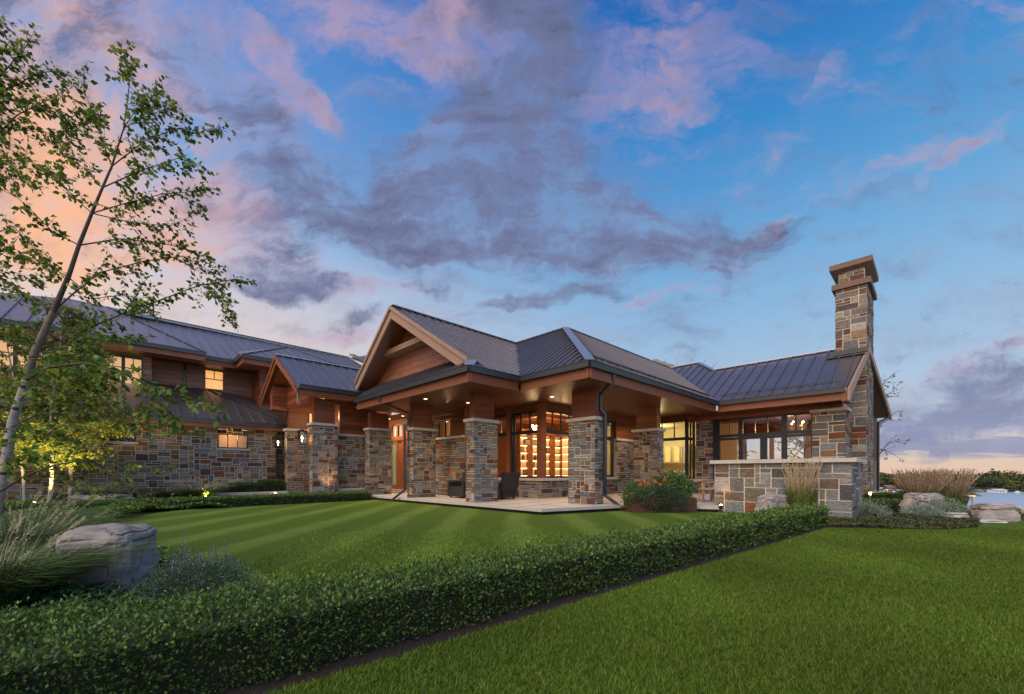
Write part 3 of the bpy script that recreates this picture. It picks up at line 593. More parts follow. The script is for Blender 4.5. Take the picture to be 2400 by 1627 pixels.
# end wall, far side and roof edge of the wing
masonry(hp, 'stone_wall', [('l', 2.35, -1, 20.2, 27, -.4, 3.9)], [(20.2, 27, 2.35, 2.6, -.4, 3.9)], .13)
m = MB(); m.prism([(20.2, 2.36, 3.9), (27, 2.36, 3.9), (22.23, 2.36, 5.95)], Vector((0, .2, 0))); m.build('gable_wall', M['siding'], hp)
m = MB(); m.prism([(18.42, 2.05, 3.92), (22.2, 1.83, 6.17), (22.2, 1.83, 5.87), (18.42, 2.05, 3.52)], Vector((0, .07, 0))); m.prism([(22.2, 1.83, 6.17), (27.95, 1.48, 3.9), (27.95, 1.48, 3.6), (22.2, 1.83, 5.87)], Vector((0, .07, 0))); m.build('wing_rake', M['rake'], hp)
m = MB(); m.prism([(22.2, 1.9, 6.0), (27.8, 1.6, 3.75), (27.8, 2.36, 3.75), (22.2, 2.36, 6.0)], .04); m.build('wing_soffit', M['soffit'], hp)
wbox(hp, 'soffit_return', 'trim', 18.5, 19.5, 2.12, 2.3, 3.5, 3.86)
# snow guards
def guard(p, q_, n):
    p, q_ = Vector(p), Vector(q_); m = MB(); m.beam(p+Vector((0, 0, .09)), q_+Vector((0, 0, .09)), .05, .035)
    for i in range(n):
        c = p.lerp(q_, (i+.5)/n); m.box(c.x-.03, c.x+.03, c.y-.03, c.y+.03, c.z-.02, c.z+.09)
    m.build('snow_guard', M['gutter'], hp)
guard((9.75, 6.8, plane_z(B_, 0, 6.8)), (18.6, 6.8, plane_z(B_, 0, 6.8)), 22); guard((18.95, 2.35, plane_z(W_, 18.95, 0)), (18.95, 6.5, plane_z(W_, 18.95, 0)), 10)
# chimney
ch = empty('chimney', (0, 0, 0)); ch.parent = hp
CPL = [(21.6, 1.9), (23.6, 1.76), (23.7, 2.8), (21.7, 2.9)]
masonry(ch, 'chimney_stack', [('r', 21.6, -1, 1.88, 2.88, -.3, 8.5), ('l', 1.88, -1, 21.58, 23.9, -.3, 8.5), ('r', 23.9, 1, 1.88, 2.88, 4, 8.5), ('l', 2.86, 1, 21.6, 23.6, 5, 8.5)], [(21.6, 23.9, 1.88, 2.86, -.3, 8.5)], .125)
wbox(ch, 'chimney_band', 'chimneycap', 21.47, 24.03, 1.75, 2.99, 8.52, 8.74)
masonry(ch, 'chimney_neck', [('r', 21.68, -1, 1.96, 2.78, 8.76, 9.26), ('l', 1.96, -1, 21.68, 23.8, 8.76, 9.26)], [(21.68, 23.8, 1.96, 2.78, 8.76, 9.26)], .125)
m = MB(); X0, X1, Y0, Y1 = 21.44, 24.08, 1.70, 3.06
m.add([(21.66, 1.93, 9.22), (23.85, 1.93, 9.22), (23.85, 2.82, 9.22), (21.66, 2.82, 9.22), (X0, Y0, 9.34), (X1, Y0, 9.34), (X1, Y1, 9.34), (X0, Y1, 9.34), (X0, Y0, 9.55), (X1, Y0, 9.55), (X1, Y1, 9.55), (X0, Y1, 9.55)],
  [(3, 2, 1, 0), (0, 1, 5, 4), (1, 2, 6, 5), (2, 3, 7, 6), (3, 0, 4, 7), (4, 5, 9, 8), (5, 6, 10, 9), (6, 7, 11, 10), (7, 4, 8, 11), (8, 9, 10, 11)]); m.build('chimney_cap', M['chimneycap'], ch)
m = MB(); m.box(21.5, 21.6, 1.86, 2.95, 5.8, 5.98); m.box(21.2, 21.5, 1.9, 3.1, 5.66, 5.7); m.build('chimney_flashing', M['gutter'], ch)
# patio and garden wall
P2 = [gr(870, 1161, 0), gr(1269.6, 1193, 0), gr(1468.8, 1183.4, 0), gr(1490, 1182.5, 0)]
Ri = Matrix.Rotation(-ANG, 3, 'Z'); loc = lambda p: tuple(Ri @ Vector(p))
L2 = [loc(p) for p in P2]; q1, q2 = loc(gr(1560, 1184, 0)), loc(gr(1684, 1187.5, 0))
pat = L2[:3]+[q1, q2, (14.2, 4.9, 0), (21, 2.3, 0), (21, 11, 0), (11, 20, 0), (8.5, 19, 0)]
m = MB(); m.prism([(p[0], p[1], 0.) for p in pat], .085); m.build('patio', M['slab'], None, kind='structure').rotation_euler = (0, 0, ANG)
cx_, cy_ = sum(p[0] for p in pat)/len(pat), sum(p[1] for p in pat)/len(pat)
m = MB(); m.prism([(cx_+(p[0]-cx_)*.985, cy_+(p[1]-cy_)*.985, -.087) for p in pat], .3); m.build('patio_base', M['soil'], None, kind='structure').rotation_euler = (0, 0, ANG)
m = MB()
for i in range(len(pat[:2])):
    a, b = Vector(pat[i]), Vector(pat[i+1])
    for t in np.arange(.9, (b-a).length, .95):
        c = a+(b-a).normalized()*t; n_ = Vector((-(b-a).y, (b-a).x, 0)).normalized(); n_ = n_ if n_.x > 0 else -n_
        m.beam(c+Vector((-.0, 0, .002))-n_*.003, c+n_*2.2+Vector((0, 0, .002)), .008, .004)
m.build('patio_joint', M['soil'], None, kind='structure').rotation_euler = (0, 0, ANG)
gw = empty('garden_wall', (0, 0, 0), label='low blue-grey stone garden wall with a pale cap in front of the lake room', category='wall'); gw.rotation_euler = (0, 0, ANG)
o = masonry(gw, 'stonework', [('r', 12.9, -1, 1.38, 4.57, -.25, 1.24), ('l', 1.40, -1, 12.88, 14.9, -.25, 1.24), ('l', 4.57, 1, 12.9, 13.3, -.25, 1.24)], [(12.9, 13.3, 1.4, 4.57, -.3, 1.24), (13.3, 14.9, 1.4, 1.8, -.3, 1.24)], .135, big=True, pal=[(.095, .11, .125), (.13, .14, .145), (.16, .165, .165), (.21, .215, .21), (.15, .13, .10), (.12, .095, .07), (.17, .07, .028), (.10, .06, .04), (.085, .075, .075), (.12, .12, .115), (.2, .185, .15), (.12, .135, .15)])
wbox(gw, 'wall_cap', 'cap', 12.8, 13.4, 1.3, 4.68, 1.24, 1.34); wbox(gw, 'wall_cap', 'cap', 13.4, 15.0, 1.3, 1.9, 1.24, 1.34)
# ------------------------------------------------------------------ left wing
WL = [(3.47, 4.65, 2.08, 2.75), (-.35, .74, 2.2, 2.9)]
masonry(hp, 'stone_wall', [('l', 22.6, -1, -6.0, 5.82, -.25, 3.04, WL), ('r', 5.8, 1, 22.6, 24.5, -.25, 3.04)], [(-6, -.35, 22.6, 22.9, -.3, 3.04), (-.35, .74, 22.6, 22.9, -.3, 2.2), (.74, 3.47, 22.6, 22.9, -.3, 3.04), (3.47, 4.65, 22.6, 22.9, -.3, 2.08), (4.65, 5.8, 22.6, 22.9, -.3, 3.04), (5.5, 5.8, 22.9, 24.5, -.3, 3.04)], .1)
masonry(hp, 'stone_wall', [('l', 23.6, -1, 5.82, 7.6, -.25, 3.2)], [(5.82, 7.6, 23.6, 23.9, -.3, 3.2)], .1)
sill(3.4, 4.72, 22.5, 22.7, 1.99, 2.08); sill(-.42, .8, 22.5, 22.7, 2.11, 2.2)
window(hp, 'l', 22.64, 3.47, 4.65, 2.08, 2.75, [3.86, 4.25], [], fr=.05); window(hp, 'l', 22.64, -.35, .74, 2.2, 2.9, [], [], fr=.05, glass='glassdark')
wbox(hp, 'interior_wall', 'inner', 3.2, 5.0, 24.0, 24.05, 1.5, 3.04)
wbox(hp, 'interior_wall', 'frame', -.6, 1.0, 23.6, 23.65, 1.5, 3.04)  # near-black sheet standing in for the darkness of the unlit room
LR = (3.27, 0, 22.0, 0, .508)
roof_face(hp, [(-8, 22), (6.2, 22), (3.5, 25.8), (-8, 25.8)], LR, 'r', .45)
m = MB(); m.prism([(6.2, 22, 3.27), (6.2, 23.2, 3.75), (5.6, 25.8, 4.99), (3.5, 25.8, 5.2)], .1); m.build('roof', M['roof'], hp)
cap_line((6.2, 22, 3.27), (3.5, 25.8, 5.2), .1, 'gutter')
eave((-8, 22), (6.2, 22), 2.95, 3.1, gz=3.27); wbox(hp, 'soffit', 'soffit', -8, 6.2, 22.1, 22.65, 3.04, 3.07); wbox(hp, 'wood_wall', 'siding', -8, 5.8, 22.62, 22.8, 3.03, 3.3)
# upper storey
UW = [(3.43, 4.2, 5.22, 6.2)]
siding(hp, 'upper_siding', 'l', 25.8, -1, 1.33, 5.5, 4.9, 6.42, .2, holes=UW, tone=(1.0, 1.3, 1.6)); wbox(hp, 'wood_wall', 'siding', 1.3, 3.43, 25.82, 26, 4.9, 6.42); wbox(hp, 'wood_wall', 'siding', 4.2, 5.6, 25.82, 26, 4.9, 6.42)
wbox(hp, 'wood_wall', 'siding', 3.43, 4.2, 25.82, 26, 4.9, 5.22)
window(hp, 'l', 25.8, 3.4, 4.23, 5.2, 6.22, [(3.815, .03, 5.75, 6.2)], [(5.75, .03)], fr=.045, glass='glass'); wbox(hp, 'window_glow', 'dim', 3.4, 4.23, 25.96, 25.98, 5.2, 6.22)  # self-glowing panel behind the glass stands in for the lit room
siding(hp, 'upper_siding', 'r', 5.5, -1, 24.2, 25.8, 4.4, 6.4, .2, dark=.8); siding(hp, 'upper_siding', 'l', 24.2, -1, 5.5, 10, 4.2, 6.4, .2, tone=(1, 1.3, 1.6)); wbox(hp, 'wood_wall', 'siding', 5.52, 10, 24.21, 25.8, 3.6, 6.42)
UR = (6.6, 0, 24.6, 0, .45)
roof_face(hp, [(.2, 24.6), (13.4, 24.6), (13.4, 32), (.2, 32)], UR, 'r', .5)
F1 = (6.6, 0, 23.9, 0, .45)
roof_face(hp, [(3.2, 23.9), (-.1, 31.3), (-1.75, 31.3), (-9.1, 23.9)], F1, 'r', .6)
m = MB(); m.prism([(-1.75, 31.3, 9.93), (-9.1, 23.9, 6.6), (-9.1, 38, 6.6)], .1); m.prism([(-1.75, 31.3, 9.92), (-9.1, 38, 6.6), (13.4, 39, 6.8), (13.4, 32, 9.93)], .1); m.build('roof', M['roof'], hp)
cap_line((3.2, 23.9, 6.6), (-.1, 31.3, 9.93), .12, 'gutter'); cap_line((-1.75, 31.4, 9.93), (13.4, 32, 9.95), .2, 'roof')
# cross hip (bay) and the far hip
B2 = (6.6, 0, 23.05, 0, .45)
roof_face(hp, [(4.48, 23.05), (10.9, 23.05), (7.7, 27.4)], B2, 'r', .5); m = MB(); m.prism([(4.48, 23.05, 6.6), (7.7, 27.4, 8.55), (5.2, 27.4, 7.8), (4.48, 24.6, 6.6)], .1); m.build('roof', M['roof'], hp)
cap_line((4.48, 23.05, 6.6), (7.7, 27.4, 8.55), .1, 'gutter'); cap_line((10.9, 23.05, 6.6), (7.7, 27.4, 8.55), .1, 'gutter')
roof_face(hp, [(13.4, 32), (14.6, 30.6), (20, 30.6), (20, 24.6), (13.4, 24.6)], (9.95, 0, 31.2, 0, .42), 'r', .5)
m = MB(); m.prism([(13.4, 31.9, 9.93), (15.2, 31, 10.4), (17.2, 29, 9.4), (17, 25, 7)], .1); m.build('roof', M['roof'], hp)
eave((.9, 24.6), (4.48, 24.6), 6.22, 6.42, gz=6.6); eave((-9.1, 23.9), (3.2, 23.9), 6.22, 6.42, gz=6.6); eave((4.48, 23.05), (10.9, 23.05), 6.22, 6.42, gz=6.6); eave((4.48, 24.6), (4.48, 23.05), 6.22, 6.42, gz=6.6)
m = MB(); m.box(-8, 3.1, 24.0, 25.0, 6.25, 6.28); m.box(3.1, 5.6, 24.7, 25.8, 6.26, 6.29); m.box(4.58, 10, 23.15, 24.3, 6.24, 6.27); m.build('soffit', M['soffit'], hp)
BW = [(-.25, 1.05, 4.4, 6.1), (-3.6, -1.7, 4.4, 6.1)]
siding(hp, 'upper_siding', 'l', 24.9, -1, -8, 1.33, 4.6, 6.25, .2, holes=BW, tone=(1, 1.3, 1.6)); siding(hp, 'upper_siding', 'r', 1.33, 1, 24.9, 25.8, 4.8, 6.3, .2)
m = MB(); [m.box(a, b, 24.92, 25.1, 4.5, 6.25) for a, b in ((-8, -3.6), (-1.7, -.25), (1.05, 1.31))]; m.build('wood_wall', M['siding'], hp)
for a, b in ((-.25, 1.05), (-3.6, -1.7)):
    c = (a+b)/2; window(hp, 'l', 24.9, a, b, 4.5, 6.1, [(c, .12, 4.5, 6.2), ((a+c)/2, .03, 5.6, 6.2), ((b+c)/2, .03, 5.6, 6.2)], [(5.6, .03)], fr=.06, glass='glassdark'); wbox(hp, 'window_glow', 'dim', a, b, 25.4, 25.42, 4.4, 6.2)  # glowing sheets behind the panes in place of room light
# downspouts
def spout(pts, wd=.085, name='downspout'):
    m = MB(); pts = [Vector(p) for p in pts]
    for a, b in zip(pts, pts[1:]):
        d_ = (b-a).normalized(); m.beam(a-d_*.03, b+d_*.03, wd, wd, up=(0.3, .9, .01) if abs(d_.z) > .8 else (0, 0, 1))
    m.build(name, M['gutter'], hp)
def hl(p): return loc(p)
spout([(10.42, 6.48, 3.8), (10.42, 6.50, 3.62), (10.75, 7.14, 3.36), (10.75, 7.14, 2.9), (10.92, 7.10, 2.78), (10.92, 7.10, .28), (11.02, 6.55, -.1)])
spout([(7.2, 14.52, 3.8), (7.2, 14.52, 3.66), (8.27, 14.25, 3.28), (8.27, 14.25, 2.85), (8.2, 14.38, 2.78), (8.2, 14.38, .3), (7.75, 14.6, -.1)])
spout([(2.6, 24.5, 6.45), (2.6, 25.72, 6.05), (2.6, 25.72, 5.0)]); spout([(27.7, 1.6, 3.7), (26.5, 1.9, 3.35), (25.9, 1.85, 3.2), (25.9, 1.85, -.6)])
# ------------------------------------------------------------------ rooms behind the glass
m = MB(); m.box(11.95, 16.6, 15.0, 15.05, 0, 3.5); m.box(16.6, 16.65, 10.7, 15, 0, 3.5); m.build('interior_wall', M['innerw'], hp)
wbox(hp, 'interior_ceiling', 'inner', 11.85, 16.6, 10.6, 15.0, 3.5, 3.55); wbox(hp, 'interior_floor', 'innerw', 11.9, 16.6, 10.6, 15.0, -.02, .02)
m = MB(); [m.box(11.9, 16.6, y_, y_+.12, 3.34, 3.5) for y_ in (11.6, 12.7, 13.8)]; m.box(11.9, 12.0, 10.6, 15, 3.15, 3.34); m.build('ceiling_beam', M['innerw'], hp)
# bookcases: one along l=13.2 (facing the camera side), one on the right
bc = empty('bookcase', (0, 0, 0)); bc.parent = hp
m = MB(); lt = MB(); bk = MB()
Ls = [.85, 1.2, 1.55, 1.9, 2.25, 2.62]
bk.box(13.2, 16.5, 13.35, 13.4, .5, 2.75)
for r_ in (13.15, 13.95, 14.75, 15.55, 16.4): m.box(r_, r_+.06, 12.98, 13.35, .1, 2.95)
m.box(13.15, 16.46, 12.95, 13.35, .1, .8); m.box(13.15, 16.46, 12.95, 13.35, 2.75, 2.95)
for z in Ls: m.box(13.15, 16.46, 12.98, 13.35, z-.02, z+.02); lt.box(13.24, 16.38, 13.30, 13.345, z-.045, z-.022)
bk2 = (16.45, 16.5); bk.box(16.05, 16.1, 10.8, 12.9, .5, 2.75)
m.box(15.75, 16.05, 10.8, 12.9, .1, .8); m.box(15.75, 16.05, 10.8, 12.9, 2.7, 2.95)
for z in Ls: m.box(15.75, 16.05, 10.8, 12.9, z-.02, z+.02); lt.box(16.0, 16.045, 10.85, 12.85, z-.045, z-.022)
m.build('shelving', M['innerw'], bc); lt.build('shelf_light', M['strip'], bc); bk.build('shelf_back', M['shelfback'], bc)
# things on the shelves
bcol = [(.35, .05, .03), (.05, .12, .2), (.3, .22, .1), (.08, .2, .1), (.5, .42, .3), (.15, .03, .04)]
def shelf_item(kind, r, l, z, k_, lab):
    p = H(r, l, z)
    if kind == 'book':
        m = MB(); x_ = 0
        m.box(-.02, .02, -.08, .08, 0, .2+.03*(k_ % 2), bcol[k_ % 6]); m.box(-.014, .014, -.081, .083, .006, .19, (.6, .55, .45)); nm = 'book'; sm = False; g = 'books standing on the library shelves'
    elif kind == 'vase':
        m = MB(); m.lathe((0, 0, 0), [(.04, 0), (.08, .06), (.07, .14), (.025, .2), (.03, .24)], 14, bcol[k_ % 6]); nm = 'vase'; sm = True; g = 'vases on the library shelves'
    else:
        m = MB(); m.box(-.1, .1, -.012, .012, 0, .24, (.03, .02, .02)); m.box(-.075, .075, -.016, -.01, .03, .21, (.4, .36, .3)); nm = 'picture_frame'; sm = False; g = 'picture frames on the library shelves'
    o = m.build(nm, M['petal'], None, sm, label=lab, category=nm.replace('_', ' '), group=g); o.location = p; o.rotation_euler = (0, 0, ANG+(k_ % 3-1)*.15)
for k_, (kind, r, zi) in enumerate([('book', 13.6+i*.045, 4) for i in range(7)]+[('book', 14.1+i*.045, 4) for i in range(5)]+[('vase', 13.5, 2), ('vase', 14.3, 2), ('vase', 14.55, 3), ('vase', 15.0, 2), ('picture_frame', 13.45, 3), ('picture_frame', 14.2, 1), ('picture_frame', 14.9, 0), ('picture_frame', 13.6, 0), ('picture_frame', 15.2, 3)]+[('book', 14.35+i*.045, 0) for i in range(5)]):
    nm = ['lowest', 'second', 'third', 'fourth', 'fifth', 'top'][zi]
    shelf_item(kind, r, 13.12, Ls[zi]+.02, k_, {'book': 'narrow book standing on the %s lit library shelf' % nm, 'vase': 'rounded vase on the %s lit library shelf' % nm, 'picture_frame': 'small dark picture frame on the %s lit library shelf' % nm}[kind])
# kitchen
wbox(hp, 'interior_wall', 'kitchen', 22.9, 22.95, 7.0, 12.4, 0, 3.5); wbox(hp, 'interior_wall', 'kitchen', 18.9, 22.9, 12.4, 12.45, 0, 3.5); wbox(hp, 'interior_ceiling', 'kitchen', 18.9, 22.9, 8.0, 12.4, 3.45, 3.5); wbox(hp, 'interior_floor', 'innerw', 18.95, 22.9, 7.9, 12.4, -.02, .02)
wbox(hp, 'interior_wall', 'kitchen', 19.9, 22.9, 7.85, 7.9, 0, 3.45)
kc = empty('kitchen_cabinet', (0, 0, 0)); kc.parent = hp
wbox(kc, 'cabinet_body', 'cabinet', 22.5, 22.9, 9.2, 12.3, 1.45, 2.5); wbox(kc, 'counter', 'cabinet', 22.3, 22.9, 8.6, 12.3, .0, .95)
m = MB()
for i in range(6):
    a = 9.25+i*.5; m.box(22.46, 22.5, a+.03, a+.09, 1.5, 2.45); m.box(22.46, 22.5, a+.4, a+.46, 1.5, 2.45); m.box(22.46, 22.5, a+.09, a+.4, 1.5, 1.57); m.box(22.46, 22.5, a+.09, a+.4, 2.38, 2.45)
m.build('cabinet_door', M['cabinet'], kc); m = MB(); [m.box(22.485, 22.495, 9.25+i*.5+.1, 9.25+i*.5+.39, 1.57, 2.38) for i in range(1, 4)]; m.build('lit_door', M['dim'], kc)
# lake room interior (seen through to the lake)
wbox(hp, 'interior_ceiling', 'innerw', 19.9, 26.8, 2.62, 7.9, 3.62, 3.66); wbox(hp, 'interior_floor', 'innerw', 19.8, 26.8, 2.62, 7.9, -.02, .02)
m = MB(); m.box(19.9, 26.8, 7.84, 7.9, 2.55, 3.62); m.box(20.5, 21.4, 7.8, 7.9, 0, 2.55); m.build('interior_wall', M['innerw'], hp)
m = MB(); [m.box(26.6, 26.8, a, a+.2, 0, 3.6) for a in (2.7, 4.6, 6.3, 7.7)]; m.box(26.6, 26.8, 2.62, 7.9, 3.0, 3.6); m.box(26.62, 26.78, 2.62, 7.9, 1.55, 1.72); m.build('far_window', M['innerw'], hp)
def down(r, l, e=150):
    m = MB(); m.lathe((r, l, 3.585), [(.045, -.004), (.07, -.004), (.07, .0)], 16); m.build('downlight', M['downlamp'], hp)
    L = bpy.data.lights.new('downlight_beam', 'SPOT'); L.energy = e; L.spot_size = 2.5; L.spot_blend = 1; L.color = (1, .66, .36); L.shadow_soft_size = .04
    o = bpy.data.objects.new('downlight_beam', L); C.objects.link(o); o.location = H(r, l, 3.56)
M['downlamp'] = mat('downlight_lens', (1, .9, .7), .5, emis=((1, .75, .45), 2.5))
def pl(r, l, z, e, rad=.15, col=(1, .62, .3), name='room_light'):
    L = bpy.data.lights.new(name, 'POINT'); L.energy = e; L.shadow_soft_size = rad; L.color = col
    o = bpy.data.objects.new(name, L); C.objects.link(o); o.location = H(r, l, z); return o
pl(13.0, 11.6, 2.7, 60); pl(14.9, 12.0, 2.6, 35); pl(21.0, 10.4, 2.9, 75, col=(1, .82, .45)); pl(22.2, 4.6, 3.0, 70); pl(10.95, 15.5, 3.0, 12, .05); [down(*p) for p in ((9.6, 12.2), (9.7, 15.6), (10.9, 9.2), (13.6, 9.2), (17.2, 9.2), (9.7, 17.2))]; pl(4.1, 23.4, 2.7, 18)
down(9.75, 18.6, 130); pl(8.6, 19.9, 3.4, 60); pl(7.0, 19.6, 3.6, 30); down(8.0, 12.6, 60)
# chandeliers
def chandelier_globe(c):
    e = empty('cluster_pendant', c, label='glowing cluster of glass globes hanging in the library', category='pendant light')
    m = MB(); m.tube([(0, 0, 0), (0, 0, .55)], .012); m.build('rod', M['brass'], e)
    for i in range(7):
        a = i*PI*2/6; p = (math.cos(a)*.13, math.sin(a)*.13, -.05+.1*(i % 2)) if i < 6 else (0, 0, -.12)
        m = MB(); m.lathe(p, [(.001, -.05), (.035, -.035), (.05, 0), (.035, .035), (.001, .05)], 10); m.build('globe', M['lamp'], e, True)
chandelier_globe(H(12.7, 11.6, 2.86))
def chandelier_ring(c):
    e = empty('ring_chandelier', c, label='iron ring chandelier with candle bulbs in the lake room', category='chandelier')
    m = MB(); R_ = .42; m.tube([(R_*math.cos(2*PI*i/20), R_*math.sin(2*PI*i/20), 0) for i in range(21)], .014, 6)
    for a in (0, 1.05, 2.1):
        m.tube([(R_*math.cos(a)*math.cos(t), R_*math.sin(a)*math.cos(t), -.42*math.sin(t)) for t in np.linspace(0, PI, 13)], .012, 6)
    m.tube([(0, 0, -.42), (0, 0, .6)], .012, 6); m.build('ring', M['brass'], e)
    for i in range(6):
        a = i*PI/3; x_, y_ = R_*math.cos(a), R_*math.sin(a)
        m = MB(); m.lathe((x_, y_, 0), [(.02, 0), (.02, .14)], 8, (1, .9, .7)); m.build('candle', M['brass'], e)
        m = MB(); m.lathe((x_, y_, .14), [(.004, 0), (.025, .03), (.004, .08)], 8); m.build('bulb', M['lamp'], e)
chandelier_ring(H(21.2, 4.3, 2.95))
# wall lanterns on the entry columns
def lantern(c, lab):
    e = empty('wall_lantern', c, label=lab, category='lantern', group='lanterns on the entry columns'); e.rotation_euler = (0, 0, ANG)
    m = MB(); w_ = .13; h_ = .5
    for a in (-w_, w_-.02):
        for b in (-w_, w_-.02): m.box(a, a+.02, b, b+.02, 0, h_)
    m.box(-w_-.01, w_+.01, -w_-.01, w_+.01, -.02, .01); m.box(-w_-.02, w_+.02, -w_-.02, w_+.02, h_, h_+.05); m.box(-.06, .06, -.06, .06, h_+.05, h_+.09); m.box(w_, .3, -.02, .02, h_-.1, h_-.06); m.build('lantern_frame', M['black'], e)
    m = MB(); [m.box(*b) for b in ((-w_+.004, -w_+.01, -w_+.02, w_-.02, 0, h_), (-w_+.02, w_-.02, -w_+.004, -w_+.01, 0, h_))]; m.build('pane', M['glass'], e)
    m = MB(); m.lathe((0, 0, .1), [(.015, 0), (.015, .1), (.03, .13), (.03, .17), (.005, .22)], 10); m.build('bulb', M['lamp'], e)
    L = bpy.data.lights.new('lantern_light', 'POINT'); L.energy = 9; L.shadow_soft_size = .06; L.color = (1, .55, .25); o = bpy.data.objects.new('lantern_light', L); C.objects.link(o); o.location = (-.0, 0, .25); o.parent = e
lantern(H(5.62, 18.1, 2.14), 'black wall lantern glowing on the nearer entry column'); lantern(H(5.60, 21.4, 2.14), 'black wall lantern glowing on the farther entry column')
# ------------------------------------------------------------------ planting builders
def unit(a): return a/np.maximum(np.linalg.norm(a, axis=1, keepdims=True), 1e-9)
def leaf_arrays(p, axis, nrm, L, wr=.3, fold=False):
    axis = unit(axis); s_ = unit(np.cross(axis, nrm)); L = L[:, None]
    n_ = np.cross(s_, axis)
    if not fold:
        v = np.stack([p, p+axis*L*.45+s_*L*wr, p+axis*L, p+axis*L*.45-s_*L*wr], 1).reshape(-1, 3)
        i = np.arange(len(p))[:, None]*4+np.array([[0, 1, 2, 3]]); return v, i
    v = np.stack([p, p+axis*L*.38+s_*L*wr+n_*L*.1, p+axis*L+n_*L*-.05, p+axis*L*.38-s_*L*wr+n_*L*.1, p+axis*L*.45], 1).reshape(-1, 3)
    i = np.arange(len(p))[:, None]*5; q_ = np.concatenate([i+np.array([[0, 1, 2, 4]]), i+np.array([[0, 4, 2, 3]])], 1).reshape(-1, 4)
    return v, q_
def pick(cols, n, jit=.25, w=None):
    c = np.array(cols)[rng.choice(len(cols), n, p=w)]; return c*rng.uniform(1-jit, 1+jit, (n, 1))
BOX = [(.06, .10, .018), (.045, .08, .016), (.09, .14, .025), (.06, .11, .04), (.035, .065, .014)]
def leaf_obj(name, p, axis, nrm, L, cols, mt='leaf', parent=None, wr=.3, fold=False, **t):
    v, i = leaf_arrays(p, axis, nrm, L, wr, fold)
    if fold: cols = np.repeat(cols, 2, 0)
    return npmesh(name, v, i, cols, M[mt], parent, **t)
def hedge(name, front, back, z0, z1, dens, L, label, cols=BOX, jag=.035, near=None, group=None, cat='hedge'):
    """clipped hedge between two ground polylines: a dark twig mass inside, leaves over top, sides and ends"""
    e = empty(name, (float(np.mean([p[0] for p in front])), float(np.mean([p[1] for p in front])), z0), label=label, category=cat)
    if group: e['group'] = group
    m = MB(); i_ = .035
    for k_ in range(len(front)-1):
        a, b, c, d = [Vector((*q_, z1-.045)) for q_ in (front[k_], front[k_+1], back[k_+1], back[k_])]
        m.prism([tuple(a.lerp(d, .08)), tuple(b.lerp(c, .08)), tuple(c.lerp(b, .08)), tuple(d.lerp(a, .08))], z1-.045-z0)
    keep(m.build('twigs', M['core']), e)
    P_, N_, LL, = [], [], []
    def quad(a, b, c, d, n):
        a, b, c, d = map(np.array, (a, b, c, d)); area = np.linalg.norm(np.cross(b-a, d-a))*.5+np.linalg.norm(np.cross(c-b, c-d))*.5
        cen = (a+b+c+d)/4; D = max(1.6, cen[1]); k_ = (near/D if near else 1.)
        k_ = min(k_, 1.6); dn = dens*k_**1.3; l_ = L*(k_**-.55)
        nn = int(area*dn)
        if nn < 1: return
        s_, t_ = rng.random((nn, 1)), rng.random((nn, 1))
        P_.append((a*(1-s_)+b*s_)*(1-t_)+(d*(1-s_)+c*s_)*t_); N_.append(np.tile(np.array(n, float), (nn, 1))); LL.append(np.full(nn, l_))
    sub = []
    for k_ in range(len(front)-1):
        f0, f1, b0, b1 = map(np.array, (front[k_], front[k_+1], back[k_], back[k_+1])); n_ = max(1, int(np.linalg.norm(f1-f0)/.6))
        for j in range(n_):
            sub.append((f0+(f1-f0)*j/n_, f0+(f1-f0)*(j+1)/n_, b0+(b1-b0)*j/n_, b0+(b1-b0)*(j+1)/n_))
    for f0, f1, b0, b1 in sub:
        V = lambda q_, z: (q_[0], q_[1], z)
        quad(V(f0, z1), V(f1, z1), V(b1, z1), V(b0, z1), (0, 0, 1))
        d = (f1-f0)/np.linalg.norm(f1-f0); o_ = f0-b0; n = np.array([d[1], -d[0]]); n = n if n@o_ > 0 else -n
        quad(V(f0, z0), V(f1, z0), V(f1, z1), V(f0, z1), (*n, .15)); quad(V(b0, z0), V(b1, z0), V(b1, z1), V(b0, z1), (*-n, .15))
    for (f, b, sg) in ((front[0], back[0], -1), (front[-1], back[-1], 1)):
        d = np.array(front[-1])-np.array(front[0]); d = d/np.linalg.norm(d)*sg
        quad((*f, z0), (*b, z0), (*b, z1), (*f, z1), (*d, .1))
    p = np.concatenate(P_); n = np.concatenate(N_); l_ = np.concatenate(LL)
    wob = np.sin(p[:, 0]*7.1+p[:, 1]*3)*np.sin(p[:, 1]*6.3-p[:, 0]*2.2)*.5+np.sin(p[:, 0]*19+p[:, 2]*23)*np.sin(p[:, 1]*17)*.5
    p = p+n*(rng.normal(0, jag*.6, (len(p), 1))-.02+wob[:, None]*jag)
    ax = n*.7+rng.normal(0, .6, p.shape)+np.array([0, 0, .35]); nr = rng.normal(0, 1, p.shape)+n*.8
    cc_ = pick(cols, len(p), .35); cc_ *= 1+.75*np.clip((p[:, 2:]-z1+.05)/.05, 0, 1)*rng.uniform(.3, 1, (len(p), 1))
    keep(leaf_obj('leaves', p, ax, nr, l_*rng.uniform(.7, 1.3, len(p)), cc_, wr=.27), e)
    return e
